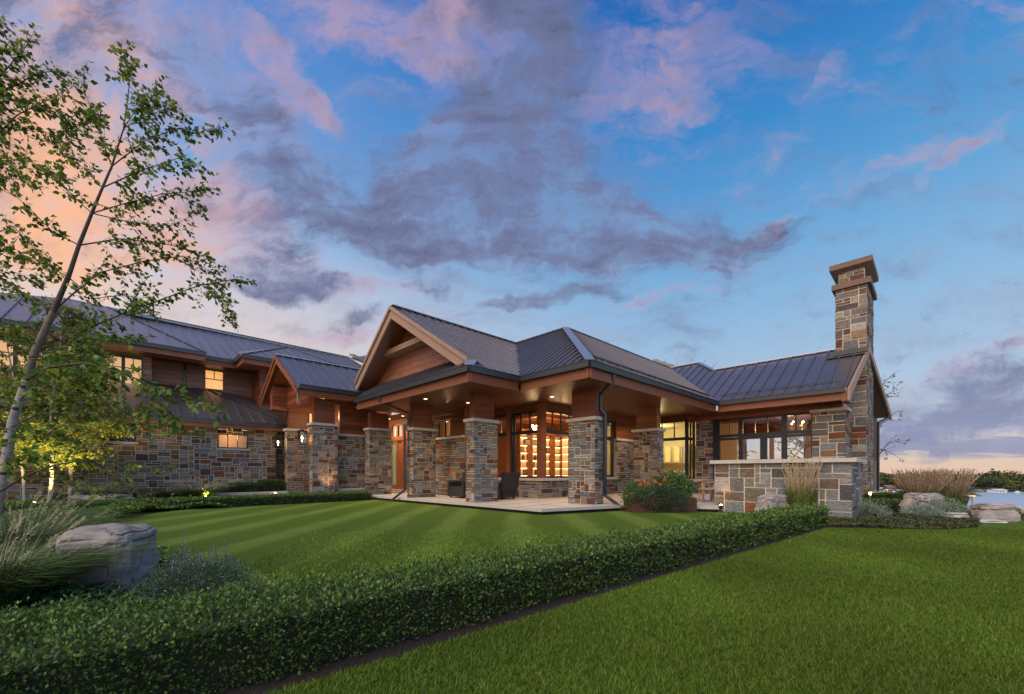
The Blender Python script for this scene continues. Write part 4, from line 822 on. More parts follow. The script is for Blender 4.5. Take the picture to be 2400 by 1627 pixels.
def mound(name, c, rx, ry, rz, n, L, label, cat, cols, group=None, flowers=None, wr=.25, up=.4, extra=None, core=True, spikes=0):
    e = empty(name, c, label=label, category=cat)
    if group: e['group'] = group
    if core:
        m = MB(); prof = [(math.cos(t)*.8, math.sin(t)*.8) for t in np.linspace(-.2, PI/2-.05, 6)]
        m.lathe((0, 0, 0), [(a*rx, b*rz) for a, b in prof], 12); m.v = [(x, y*ry/rx, z) for x, y, z in m.v]; m.build('twigs', M['core'], e, True)
    d = unit(rng.normal(0, 1, (n, 3))); d[:, 2] = np.abs(d[:, 2])*1.0
    lump = 1+.16*np.sin(d[:, :1]*5+c[0]*3)*np.sin(d[:, 1:2]*6+1)+.1*np.sin(d[:, :1]*13)*np.sin(d[:, 1:2]*11+d[:, 2:]*9)
    r_ = rng.uniform(.72, 1.06, (n, 1))*lump
    p = d*r_*np.array([rx, ry, rz])
    ax = d+rng.normal(0, .6, p.shape)+np.array([0, 0, up]); nr = rng.normal(0, 1, p.shape)+d
    leaf_obj('leaves', p, ax, nr, L*rng.uniform(.6, 1.3, n), pick(cols, n, .3), parent=e, wr=wr)
    if flowers:
        fc, fn, fl, fz = flowers; d = unit(rng.normal(0, 1, (fn, 3))); d[:, 2] = np.abs(d[:, 2])+.3; d = unit(d)
        p = d*np.array([rx, ry, rz])*rng.uniform(1.0, 1.08, (fn, 1))
        P_ = np.repeat(p, 9, 0)+rng.normal(0, fl*.35, (fn*9, 3))+np.array([0, 0, 1])*rng.uniform(0, fz, (fn*9, 1))
        leaf_obj('flowers', P_, rng.normal(0, 1, P_.shape)+np.array([0, 0, .5]), rng.normal(0, 1, P_.shape), np.full(len(P_), fl), pick(fc, len(P_), .2), 'petal', e, wr=.45)
    return e
def blades(n, c, R, Hh, bend, wd, cols, seg=5, wind=(0, 0), lean=.25, dens_p=.5):
    """arching grass blades: tapered strips"""
    a = rng.uniform(0, 2*PI, n); rr = R*rng.random(n)**dens_p
    base = np.stack([c[0]+np.cos(a)*rr, c[1]+np.sin(a)*rr, np.full(n, c[2])], 1)
    da = a+rng.normal(0, .5, n); dr = np.stack([np.cos(da), np.sin(da), np.zeros(n)], 1); dr[:, 0] += wind[0]; dr[:, 1] += wind[1]
    h = Hh*rng.uniform(.55, 1.05, n); b = bend*rng.uniform(.3, 1.3, n)*h; t = np.linspace(0, 1, seg+1)
    ln = lean*rng.uniform(.2, 1, n)
    P_ = base[:, None]+dr[:, None]*(b[:, None, None]*(t[None, :, None]**2)+ln[:, None, None]*h[:, None, None]*t[None, :, None])
    P_[:, :, 2] += h[:, None]*(t[None]-bend*.45*(t[None]**2.6))
    sd_ = np.stack([-dr[:, 1], dr[:, 0], np.zeros(n)], 1); sd_ = unit(sd_+rng.normal(0, .4, sd_.shape))
    wt = wd*(1-t**1.8*.92)
    A = P_-sd_[:, None]*wt[None, :, None]/2; B = P_+sd_[:, None]*wt[None, :, None]/2
    v = np.stack([A, B], 2).reshape(n, -1, 3); k_ = 2*(seg+1)
    q_ = np.array([[2*i, 2*i+1, 2*i+3, 2*i+2] for i in range(seg)])
    i = (np.arange(n)[:, None, None]*k_+q_[None]).reshape(-1, 4)
    col = np.repeat(pick(cols, n, .3), seg, 0)
    return v.reshape(-1, 3), i, col, P_
def plume_arrays(P_, nh, pl_len, L, cols, spread=.25):
    """feathery seed heads along the last part of each stem"""
    n, s_, _ = P_.shape; tip = P_[:, -1]; d = unit(P_[:, -1]-P_[:, -2])
    t = rng.random((n, nh, 1)); p = tip[:, None]-d[:, None]*pl_len*(t-.35); p = p.reshape(-1, 3)
    ax = np.repeat(d, nh, 0)+rng.normal(0, spread, p.shape); nr = rng.normal(0, 1, p.shape)
    return p, ax, nr, np.full(len(p), L)*rng.uniform(.6, 1.2, len(p)), np.repeat(pick(cols, n, .2), nh, 0)
def grass_clump(name, c, R, Hh, n, label, cat='ornamental grass', cols=None, plumes=0, pc=None, pl_len=.14, pL=.03, pH=1.15, bend=.8, wd=.006, wind=(.25, 0), lean=.3, group=None, nh=26, spread=.25, pbend=None, stemr=.8):
    e = empty(name, c, label=label, category=cat)
    if group: e['group'] = group
    v, i, col, _ = blades(n, (0, 0, 0), R, Hh, bend, wd, cols or [(.05, .09, .02), (.08, .13, .03), (.035, .06, .02)], wind=wind, lean=lean)
    npmesh('blades', v, i, col, M['leaf'], e)
    if plumes:
        v, i, col, P_ = blades(plumes, (0, 0, 0), R*stemr, Hh*pH, pbend if pbend is not None else bend*.6, wd*.5, pc, wind=(wind[0]*1.3, wind[1]*1.3), lean=lean)
        npmesh('stems', v, i, col, M['straw'], e)
        leaf_obj('plumes', *plume_arrays(P_, nh, pl_len, pL, pc, spread), mt='straw', parent=e, wr=.09)
    return e
from mathutils import noise as mn
def rock(c, sx_, sy_, sz_, rot, seed, label, name='boulder', cat='boulder', strata=.10, boxy=.38, mt='rock', group=None):
    nu, nv = 72, 40; vs = []
    for j in range(nv+1):
        for i in range(nu):
            th = 2*PI*i/nu; ph = PI*j/nv-PI/2
            d = Vector((math.cos(th)*math.cos(ph), math.sin(th)*math.cos(ph), math.sin(ph)))
            p = Vector([math.copysign(abs(q_)**boxy, q_) for q_ in d]); p = Vector((p.x*.5, p.y*.5, p.z*.5))
            k_ = 1+.22*mn.noise(p*2.1+Vector((seed, 0, 0)))+.10*mn.noise(p*5+Vector((0, seed, 0)))+.04*mn.noise(p*13)
            zz = (p.z*7+.9*mn.noise(p*1.7+Vector((seed, seed, 0)))); fz_ = zz-math.floor(zz)
            lay = mn.noise(Vector((math.floor(zz)*3.7, seed, 0)))
            k2 = 1+strata*(lay*1.6)-strata*.9*(1 if fz_ < .12 else 0)
            vs.append((p.x*k_*k2*sx_*1.05, p.y*k_*k2*sy_*1.05, (p.z*(1+.12*mn.noise(Vector((p.x*3+seed, p.y*3, 0))))+.42)*sz_))
    fs = [(j*nu+i, j*nu+(i+1) % nu, (j+1)*nu+(i+1) % nu, (j+1)*nu+i) for j in range(nv) for i in range(nu)]
    m = MB(); m.add(vs, fs); o = m.build(name, M[mt], None, False, label=label, category=cat)
    if group: o['group'] = group
    o.location = c; o.rotation_euler = (0, 0, rot); return o
# ------------------------------------------------------------------ mown grass blades near the camera
def lawn_blades():
    def band(n, ylo, yhi, xlo, xhi, keep_, hgt):
        y = rng.uniform(ylo**.6, yhi**.6, n)**(1/.6); x = xlo(y)+(xhi(y)-xlo(y))*rng.random(n); k_ = keep_(x, y); return x[k_], y[k_]
    ed = lambda y: (y-2.22)/.815-1.22
    x1, y1 = band(330000, 1.7, 8.5, lambda y: ed(y)+.02, lambda y: 1.3*y+.3, lambda x, y: x > ed(y), .05)
    bk = lambda y: np.interp(y, [2.8, 4.0, 5.95, 9.5], [-1.67, .16, 2.7, 6.75])
    x2, y2 = band(170000, 2.9, 10, lambda y: -4.6+0*y, lambda y: bk(y)-.05, lambda x, y: (y > np.interp(x, [-5, -3.9, -3.3, -2.4, -1.6], [10.5, 8.3, 5.2, 4.2, 2.9])) & (rng.random(len(x)) < np.clip((9.5-y)/5.5, 0, 1)**1.5), .05)
    x = np.concatenate([x1, x2]); y = np.concatenate([y1, y2]); n = len(x)
    z = ground_z(x, y); b = np.stack([x, y, z], 1)
    a = rng.uniform(0, 2*PI, n); h = rng.uniform(.018, .038, n); s_ = np.stack([np.cos(a), np.sin(a), 0*a], 1)*(.0022+.0004*y)[:, None]
    tip = b+np.stack([rng.normal(0, .014, n), rng.normal(0, .014, n), h], 1)
    v = np.stack([b-s_, b+s_, tip], 1).reshape(-1, 3); i = np.arange(n*3).reshape(-1, 3)
    st = (np.sin(x*2*PI/1.45) > .4)[:, None]*(y > 3.2)[:, None]
    tone = 1+.2*np.sin(x*1.7+y*.6)*np.sin(y*1.3-x*.5)
    c = pick([(.09, .16, .012), (.12, .19, .02), (.16, .21, .03), (.055, .11, .01)], n, .3)*tone[:, None]*(1+.34*st*np.where(x > ed(y), .25, 1.)[:, None])*np.where((x > ed(y)), .9, 1.15)[:, None]
    npmesh('lawn_grass', v, i, c, M['leaf'], label='short mown green grass', category='grass', kind='stuff')
lawn_blades()
# ------------------------------------------------------------------ mulch strips
def sheet(name, pts, mt, dz=.004, **t):
    m = MB(); m.add([(p[0], p[1], GZ+dz) for p in pts], [tuple(range(len(pts)))]); o = m.build(name, M[mt], None, **t); return o
sheet('mulch_bed', [(-4.2, -.2), (-1.22, 2.22), (7.07, 8.98), (7.3, 9.6), (6.6, 10.2), (2.7, 6.1), (-1.7, 3.0), (-6, 3.0)], 'soil', kind='structure')
rb = [gr(*p) for p in ((1955, 1238), (2100, 1243), (2230, 1244), (2292, 1238), (2296, 1226), (2380, 1222), (2400, 1212))]
sheet('planting_bed', [(p.x, p.y) for p in rb]+[(14.5, 13), (15.5, 17), (12.5, 15.5), (9, 12.5), (6.8, 10)], 'soil', .008, kind='structure')
lb = [gr(*p) for p in ((560, 1385), (400, 1330), (350, 1290), (215, 1253), (265, 1225), (340, 1205), (415, 1196))]
sheet('planting_bed', [(p.x, p.y) for p in lb]+[(-9.6, 14.0), (-13, 18), (-30, 12), (-9, 1.5), (-4, 2.2)], 'soil', .006, kind='structure')
sheet('planting_bed', [(H(r, l).x, H(r, l).y) for r, l in ((7.7, 16.2), (7.7, 22.6), (-10, 22.6), (-10, 16.2))], 'soil', .01, kind='structure')
# ------------------------------------------------------------------ clipped hedges
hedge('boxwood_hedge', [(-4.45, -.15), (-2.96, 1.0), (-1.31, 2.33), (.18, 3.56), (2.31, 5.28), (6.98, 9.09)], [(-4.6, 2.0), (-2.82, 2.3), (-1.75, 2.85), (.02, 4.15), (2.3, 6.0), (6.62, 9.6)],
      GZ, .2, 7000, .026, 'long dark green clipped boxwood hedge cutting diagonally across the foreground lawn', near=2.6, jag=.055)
def hw(r0, l0, r1, l1): return (H(r0, l0).x, H(r0, l0).y), (H(r1, l1).x, H(r1, l1).y)
a, b = hw(1.3, 16.3, 7.75, 16.3); c, d = hw(1.3, 17.1, 7.75, 17.1)
hedge('boxwood_hedge', [a, b], [c, d], GZ, .14, 1500, .05, 'low straight clipped hedge bordering the far lawn below the entry columns', cat='hedge')
a, b = hw(-3.2, 15.2, -.05, 15.6); c, d = hw(-3.2, 16.0, -.05, 16.4)
hedge('boxwood_hedge', [a, b], [c, d], GZ, .18, 1500, .05, 'short clipped hedge piece at the left end of the far lawn', cat='hedge')
a, b = hw(-1.0, 16.6, 1.2, 16.9); c, d = hw(-1.0, 17.4, 1.2, 17.7)
hedge('boxwood_hedge', [a, b], [c, d], GZ, .12, 1500, .05, 'low hedge segment half hidden behind the bright ground cover', cat='hedge')
DK = [(.03, .06, .02), (.04, .075, .02), (.055, .09, .025)]
a, b = hw(3.5, 21.4, 4.95, 21.4); c, d = hw(3.5, 22.1, 4.95, 22.1); hedge('boxwood_block', [a, b], [c, d], 0, .46, 1500, .05, 'lower dark clipped block hedge in the stone planter by the entry', cols=DK, cat='hedge')
a, b = hw(5.0, 21.3, 5.85, 21.3); c, d = hw(5.0, 22.3, 5.85, 22.3); hedge('boxwood_block', [a, b], [c, d], 0, .6, 1500, .05, 'taller dark clipped block hedge beside the farther entry column', cols=DK, cat='hedge')
e_ = empty('planter_ledge', H(4.5, 20.9, -.1), label='pale stone ledge holding the block hedges by the entry', category='stone ledge'); e_.rotation_euler = (0, 0, ANG)
m = MB(); m.box(-1.3, 1.4, 0, .3, .1, .2); m.build('coping', M['cap'], e_); m = MB(); m.box(-1.28, 1.38, .03, 1.5, -.15, .1); m.build('base', M['mortar'], e_)
def P2d(px, py): g_ = gr(px, py); return (g_.x, g_.y)
hedge('boxwood_hedge', [(9.75, 11.9), (11.2, 11.7)], [(9.95, 12.6), (11.4, 12.4)], GZ, .16, 1600, .045, 'clipped hedge right of the garden wall behind the grey sage bushes')
hedge('boxwood_hedge', [(12.0, 11.7), (13.3, 12.4), (14.3, 13.3)], [(12.3, 12.5), (13.0, 13.0), (13.8, 13.9)], GZ-.1, .14, 1600, .045, 'curved clipped hedge in front of the tall tan grasses')
hedge('boxwood_hedge', [(13.7, 15.4), (16.2, 15.4)], [(13.7, 16.1), (16.2, 16.1)], GZ-.1, .17, 1500, .05, 'far clipped hedge at the lake edge behind the tan grasses')
# ------------------------------------------------------------------ boulders and slabs
o = rock((-4.08, 4.2, GZ-.06), .60, .5, .74, .1, 3.1, 'big layered grey boulder beside the purple catmint in the left foreground')
rock((-14.2, 14.2, GZ), 1.5, .9, .42, .1, 5.2, 'low pale boulder at the foot of the uplit birches')
rock((10.95, 11.0, GZ-.03), .78, .55, .68, .2, 7.7, 'upright pale boulder behind the grey-green sage bushes')
rock((11.55, 9.85, GZ-.06), .68, .42, .52, -.2, 9.4, 'broad tan boulder at the right edge of the bed above the lake', boxy=.35)
rock((6.82, 10.75, GZ), 1.0, .4, .62, .5, 11.8, 'weathered boulder against the blue-grey garden wall', boxy=.35)
rock((10.95, 10.2, GZ), .5, .35, .17, .3, 2.3, 'small flat stepping slab nearest the ground cover', 'stone_slab', 'stone slab', boxy=.2, strata=.02, mt='cap')
rock((11.05, 9.6, GZ-.01), .6, .3, .07, -.1, 4.3, 'thin flat slab lying on the lawn edge', 'stone_slab', 'stone slab', boxy=.2, strata=.02, mt='cap')
rock((13.4, 11.3, GZ), .9, .5, .25, .1, 6.6, 'pale slab above the tan boulder by the water', 'stone_slab', 'stone slab', boxy=.25, mt='cap')
# ------------------------------------------------------------------ grasses
TAN = [(.50, .38, .24), (.42, .32, .2), (.55, .44, .28)]; PALE = [(.42, .38, .22), (.36, .34, .2), (.5, .45, .3)]
REED = [(.09, .12, .03), (.13, .15, .04), (.06, .09, .02)]
grass_clump('feather_reed_grass', (7.45, 10.6, GZ), .22, 1.0, 900, 'upright feather reed grass with tan plumes against the garden wall', cols=[(.12, .17, .03), (.16, .2, .05), (.08, .12, .02)], plumes=260, pc=[(.55, .42, .26), (.48, .37, .22), (.62, .5, .32)], pl_len=.34, pL=.07, bend=.2, pbend=.1, pH=1.38, wd=.012, wind=(0, 0), lean=.12, nh=24, spread=.10)
for i, (x, y, lb_, k_) in enumerate([(13.9, 14.0, 'left of the two tall tan grass clumps by the lake', 1.), (15.0, 14.2, 'right and wider of the two tall tan grass clumps by the lake', 1.0)]):
    grass_clump('feather_reed_grass', (x, y, GZ-.1), .45*k_, .95, 900, lb_, cols=REED, plumes=420, pc=[(.36, .26, .17), (.45, .34, .22), (.3, .21, .13)], pl_len=.3, pL=.08, bend=.3, pbend=.15, pH=1.35, wd=.014, wind=(0, 0), lean=.22, nh=20, spread=.12)
grass_clump('feather_reed_grass', (13.6, 11.9, GZ-.2), .3, .35, 260, 'small straw-coloured grass clump above the right boulder', cols=TAN, plumes=60, pc=TAN, pl_len=.1, pL=.05, bend=.3, wd=.012, wind=(0, 0), lean=.25, nh=10)
FG = [(.06, .10, .025), (.09, .15, .04), (.04, .07, .02), (.12, .18, .07)]
for x, y, R, Hh, n, lb_ in [(-4.45, 3.45, .40, .84, 4200, 'nearest fountain grass with arching blades at the left frame edge'), (-5.85, 4.8, .42, .98, 3200, 'fountain grass with pale plumes left of the grey boulder'), (-7.9, 6.6, .5, .95, 2400, 'fountain grass behind the boulder with blurred pale plumes')]:
    grass_clump('fountain_grass', (x, y, GZ), R, Hh, n, lb_, cols=FG, plumes=60, pc=PALE, pl_len=.15, pL=.03, bend=.9, wd=.008, wind=(.06, 0), lean=.24, nh=44, spread=.45, pH=1.05, pbend=.35)
for i, (px, D, Hh, lb_) in enumerate([(250, 15.2, .85, 'pale fountain grass below the dark lower window'), (350, 15.5, .7, 'short dark grass clump near the stone wall between paler ones'), (420, 16.0, .75, 'dark grass clump left of the lit plant'), (465, 16.6, .95, 'tall pale plumed grass at the left of the stone planter'), (180, 14.6, .8, 'fountain grass behind the pale low boulder')]):
    dk = i in (1, 2); p = at(px, 1150, D)
    grass_clump('fountain_grass', (p.x, p.y, GZ), .4, Hh, 600, lb_, cols=FG if not dk else DK, plumes=0 if dk else 130, pc=PALE, pl_len=.2, pL=.06, bend=.8, wd=.016, wind=(.3, 0), lean=.35, nh=22, spread=.4)
# ------------------------------------------------------------------ catmint, sage, flowers
GG = [(.07, .12, .06), (.10, .15, .09), (.05, .09, .04), (.13, .18, .11)]
cm = mound('catmint', (-2.86, 3.75, GZ), .52, .34, .37, 15000, .019, 'grey-green catmint with small purple flowers beside the grey boulder', 'flowering plant', GG, core=False, flowers=([(.16, .13, .42), (.25, .2, .5)], 26, .009, .05))
sp = MB(); fl_p = []
for i in range(13):
    a = rnd.uniform(0, 2*PI); r_ = rnd.uniform(.1, .42); x_, y_ = math.cos(a)*r_*1.1, math.sin(a)*r_*.7; h = rnd.uniform(.38, .56)
    dx = rnd.uniform(-.08, .08); sp.tube([(x_, y_, .15), (x_+dx*.5, y_, h*.7), (x_+dx, y_, h)], [.0025, .002, .001], 4)
    for k_ in range(16): fl_p.append((x_+dx*(1-k_*.02)+rnd.gauss(0, .008), y_+rnd.gauss(0, .008), h-k_*.008+rnd.gauss(0, .004)))
sp.build('flower_stem', M['core'], cm); fp = np.array(fl_p); leaf_obj('flowers', fp, rng.normal(0, 1, fp.shape)+[0, 0, .6], rng.normal(0, 1, fp.shape), np.full(len(fp), .012), pick([(.18, .14, .48), (.3, .24, .55)], len(fp), .2), 'petal', cm, wr=.45)
SG = [(.17, .24, .19), (.22, .29, .24), (.11, .17, .12), (.25, .30, .22)]
for x, y, rx, rz, lb_ in [(9.0, 10.45, .5, .42, 'rounded grey-green sage bush at the far end of the long hedge'), (10.3, 10.3, .5, .3, 'low grey-green sage bush in the middle of the right bed'), (11.0, 10.55, .5, .45, 'grey-green sage bush in front of the upright boulder')]:
    mound('sage_bush', (x, y, GZ), rx, rx*.8, rz, 3200, .05, lb_, 'bush', SG, wr=.12, up=.7, core=False, group='sage bushes in the right bed')
pb = empty('flower_planter', at(1546, 1180, 12.15), label='rusty steel planter overflowing with green plants and orange marigolds on the patio edge', category='planter'); pb.location.z = GZ; pb.rotation_euler = (0, 0, .05)
m = MB(); m.box(-.95, .95, -.35, .4, 0, .42); m.box(-.9, .9, -.3, .35, .42, .425); m.build('box', M['corten'], pb)
GP = [(.05, .10, .025), (.08, .15, .04), (.12, .2, .05), (.04, .08, .03)]
def pm(x, y, z, rx, ry, rz, n, L, cols, fl=None, nm='foliage'):
    d = unit(rng.normal(0, 1, (n, 3))); lump = 1+.2*np.sin(d[:, :1]*6+x*9)*np.sin(d[:, 1:2]*7+1)+.1*np.sin(d[:, 2:]*13+x*5)
    p = d*rng.uniform(.6, 1.05, (n, 1))*lump*np.array([rx, ry, rz])+np.array([x, y, z])
    leaf_obj(nm, p, d+rng.normal(0, .7, p.shape)+[0, 0, .3], rng.normal(0, 1, p.shape)+d, L*rng.uniform(.6, 1.3, n), pick(cols, n, .3), parent=pb, wr=.3)
pm(.45, .15, .72, .62, .42, .42, 3600, .07, GP); pm(-.2, -.25, .42, .75, .4, .38, 5200, .038, [(.03, .07, .035), (.05, .1, .06), (.02, .045, .02)]); pm(-.75, -.1, .48, .42, .38, .36, 2400, .05, GP); pm(.2, -.3, .3, .62, .36, .32, 3000, .04, [(.03, .07, .035), (.05, .1, .06)])
for x_, z_ in [(-.42, .82), (-.54, .9), (-.2, .88), (-.08, .80), (-.66, .8), (.06, .93)]:
    fm = np.array([x_, -.22, z_])+rng.normal(0, .018, (26, 3)); leaf_obj('marigold', fm, rng.normal(0, 1, fm.shape), rng.normal(0, 1, fm.shape), np.full(len(fm), .035), pick([(.9, .14, .01), (.8, .2, .01)], len(fm), .1), 'petal', pb, wr=.5)
# ------------------------------------------------------------------ ground covers
def inpoly(x, y, poly):
    r_ = np.zeros(len(x), bool); n = len(poly); j = n-1
    for i in range(n):
        xi, yi = poly[i]; xj, yj = poly[j]
        k_ = ((yi > y) != (yj > y)) & (x < (xj-xi)*(y-yi)/(yj-yi+1e-12)+xi); r_ ^= k_; j = i
    return r_
def cover(name, poly, n, L, h, cols, label, wr=.3, rosette=5, pw=1.0):
    ps = np.array(poly); x = rng.uniform(ps[:, 0].min(), ps[:, 0].max(), n*3); y = rng.uniform(ps[:, 1].min()**pw if pw != 1 else ps[:, 1].min(), ps[:, 1].max()**pw if pw != 1 else ps[:, 1].max(), n*3)
    if pw != 1: y = y**(1/pw)
    k_ = inpoly(x, y, poly); x, y = x[k_][:n], y[k_][:n]; n = len(x)
    hz = h*(.55+.45*np.sin(x*2.3+1)*np.sin(y*2.9))*rng.uniform(.5, 1.1, n)+.01
    b = np.repeat(np.stack([x, y, GZ+hz], 1), rosette, 0); a = rng.uniform(0, 2*PI, len(b))
    ax = np.stack([np.cos(a), np.sin(a), rng.uniform(.0, .7, len(b))], 1); nr = np.array([0, 0, 1.])+rng.normal(0, .3, b.shape)
    L_ = L*rng.uniform(.7, 1.2, len(b))*(1+.03*b[:, 1])
    leaf_obj(name, b, ax, nr, L_, pick(cols, len(b), .3), wr=wr, label=label, category='ground cover', kind='stuff')
PACH = [(.10, .18, .03), (.14, .23, .04), (.17, .26, .05), (.06, .12, .025)]
cover('ground_cover', [(p.x, p.y) for p in lb[1:]]+[(-9.0, 13.4), (-13, 12.5), (-9, 5.5), (-5.6, 4.6), (-4.4, 4.6)], 15000, .06, .30, PACH, 'bright green low ground cover curving along the left edge of the lawn')
cover('ground_cover', [(-1.7, 2.75), (-2.15, 3.5), (-3.2, 3.6), (-5.4, 4.0), (-5.8, 2.7), (-2.9, 2.2)], 2600, .05, .17, [(.03, .075, .025), (.05, .1, .03), (.02, .05, .02), (.08, .13, .03)], 'dark glossy ground cover between the grey boulder and the near hedge')
cover('ground_cover', [(-1.6, 2.8), (-1.0, 3.45), (-1.6, 3.75), (-2.1, 3.5)], 450, .045, .2, PACH, 'bright green ground cover patch where the near hedge meets the lawn')
cover('ground_cover', [(p.x, p.y) for p in rb[:5]]+[(11.6, 10.3), (10.2, 10.9), (8.3, 11.0), (7.4, 9.7)], 5200, .035, .10, [(.09, .10, .03), (.06, .09, .03), (.13, .10, .04), (.05, .07, .03)], 'low rusty green ground cover around the sage bushes')
cover('ground_cover', [(H(r, l).x, H(r, l).y) for r, l in ((3, 17.3), (3, 21.8), (-6, 21.8), (-6, 17.3))], 3500, .09, .22, PACH, 'mixed green border plants in front of the long stone wall')
mound('shrub', tuple(at(2378, 1210, 10.3)[:2])+(GZ-.1,), .35, .3, .3, 1200, .05, 'low yellow-green shrub on the bank above the lake', 'shrub', [(.16, .15, .03), (.1, .13, .04)], core=False)
mound('shrub', tuple(at(482, 1150, 16.4)[:2])+(GZ,), .35, .3, .42, 900, .08, 'small plant glowing yellow over a garden light', 'shrub', [(.2, .25, .03), (.14, .2, .03)], core=False)
# ------------------------------------------------------------------ birches
LG = [(.07, .13, .015), (.10, .17, .02), (.045, .09, .012), (.19, .24, .025)]
def grow(e, trunk, tr, branches, twig_n, twig_l, leaf_l, lp, cols, white=.3, droop=.2, D0=4.2, name='leaves', seedw=1.0, wr=.34, scatter=.15, group=None):
    """trunk and branches are polylines of points; twigs and leaves are grown along the branches"""
    m = MB(); n = len(trunk)
    def barkc(k_): return (.25, .235, .22) if k_ < white*n*.8 else (.06, .04, .036) if k_ > white*n*1.35 else (.12, .095, .085)
    for i in range(n-1):
        m.tube(trunk[i:i+2] if i else trunk[i:i+2], [tr[i], tr[i+1]], 10, barkc(i), cap=False)
    inv = Matrix.Translation(e.location).inverted()
    o = m.build('trunk', M['bark'], None, True); keep(o, e)
    # dark birch marks
    m = MB(); tw = MB(); Pp, Ax, LL_, cc = [], [], [], []
    for bi, br in enumerate(branches):
        pts, r0 = br[0], br[1]; dens = br[2] if len(br) > 2 else 1.; ls = br[3] if len(br) > 3 else 1.
        pts = [Vector(p) for p in pts]; k_ = len(pts); m.tube(pts, [r0*(1-.85*i/(k_-1)) for i in range(k_)], 6, (.06, .045, .04))
        seg = [(pts[i], pts[i+1], (pts[i+1]-pts[i]).length) for i in range(k_-1)]; tot = sum(s_[2] for s_ in seg)
        nt = int(tot*twig_n*dens)
        for t_ in range(nt):
            f = (t_+rnd.random())/nt; f = .12+.88*f; dd = f*tot
            for a, b, L_ in seg:
                if dd <= L_: break
                dd -= L_
            dd = min(dd, L_)
            p = a+(b-a).normalized()*dd; d = (b-a).normalized()
            rv = Vector((rnd.gauss(0, 1), rnd.gauss(0, 1), rnd.gauss(0, 1))).normalized()
            q_ = (d*.75+rv*.8+Vector((0, 0, -droop))).normalized(); tl = twig_l*rnd.uniform(.4, 1.2)*(1-.45*f)
            tp = [p, p+q_*tl*.5, p+(q_+Vector((0, 0, -droop))).normalized()*tl]
            tw.tube(tp, [.0022*D0/4.2, .0016*D0/4.2, .0008*D0/4.2], 3, (.07, .05, .04), cap=False)
            nl = max(2, int(tl*lp))
            for s_ in range(nl):
                u_ = (s_+rnd.random()*.6)/nl; pp = tp[0].lerp(tp[1], u_*2) if u_ < .5 else tp[1].lerp(tp[2], u_*2-1)
                ax = (q_*.5+Vector((rnd.gauss(0, .8), rnd.gauss(0, .8), rnd.gauss(-.35, .6)))).normalized()
                Pp.append(pp+ax*.008*D0/4.2); Ax.append(ax); LL_.append(leaf_l*ls*rnd.uniform(.65, 1.15))
    if m.v: keep(m.build('limbs', M['bark'], None, True), e)
    if tw.v: keep(tw.build('twigs', M['bark']), e)
    p = np.array([tuple(v_) for v_ in Pp]); ax = np.array([tuple(v_) for v_ in Ax]); nr = rng.normal(0, 1, p.shape)+[0, -.5, .5]
    keep(leaf_obj(name, p, ax, nr, np.array(LL_), pick(cols, len(p), .3), 'leafthin', None, wr, True), e); return e
def pp(lst, D, dj=.25):
    out = []; d0 = D; k_ = rnd.uniform(-dj, dj)
    for i, (x, y) in enumerate(lst): out.append(tuple(at(x, y, D+k_*i)))
    return out
T1 = [(-62, 1378), (-25, 1250), (8, 1120), (30, 985), (62, 890), (82, 825), (125, 730), (160, 650), (185, 575), (215, 500), (240, 440), (262, 390), (290, 300), (303, 200), (294, 118)]
R1 = [.050, .045, .041, .037, .033, .032, .025, .020, .017, .014, .011, .009, .006, .004, .002]
e = empty('birch_tree', tuple(at(-62, 1378, 4.2)[:2])+(GZ,), label='leaning foreground birch with white trunk reaching over the left of the lawn', category='birch tree')
B1 = [([(82, 825), (145, 800), (215, 765), (290, 735), (370, 705), (470, 668), (555, 655), (590, 662)], .012, 1.0), ([(290, 735), (320, 690), (345, 650)], .006, .9), ([(470, 668), (510, 690), (540, 730), (545, 745)], .004, 1.2),
      ([(125, 730), (170, 690), (230, 640), (340, 612), (430, 600), (500, 640), (530, 690)], .009, 1.0), ([(185, 575), (280, 560), (380, 570), (440, 585), (520, 625)], .008, 1.0),
      ([(215, 500), (300, 475), (380, 455), (440, 450), (500, 440)], .007, 1.1), ([(215, 500), (300, 520), (400, 530), (485, 490)], .006, 1.0), ([(240, 440), (330, 400), (420, 370), (480, 395)], .007, 1.1), ([(262, 390), (340, 330), (420, 300), (470, 310), (522, 298)], .006, 1.4),
      ([(290, 300), (350, 270), (400, 250), (440, 275)], .004, 1.4), ([(290, 300), (330, 240), (385, 215)], .004, 1.4), ([(262, 390), (230, 300), (200, 220), (195, 170)], .005, 1.2), ([(303, 200), (296, 150), (292, 118)], .003, 1.6), ([(303, 200), (330, 230), (350, 250)], .003, 1.4),
      ([(240, 440), (180, 380), (150, 300), (140, 260)], .005, .8), ([(215, 500), (150, 440), (140, 400), (150, 340)], .005, .5), ([(185, 575), (120, 540), (60, 480), (10, 440)], .006, .9), ([(160, 650), (90, 610), (30, 590), (-20, 570)], .006, 1.0), ([(125, 730), (60, 690), (0, 660)], .006, 1.1),
      ([(160, 650), (220, 700), (300, 690), (360, 740)], .006, .9), ([(82, 825), (30, 780), (-10, 760)], .006, 1.2)]
B1 = [(pp(b_[0], 4.2, .12), *b_[1:]) for b_ in B1]
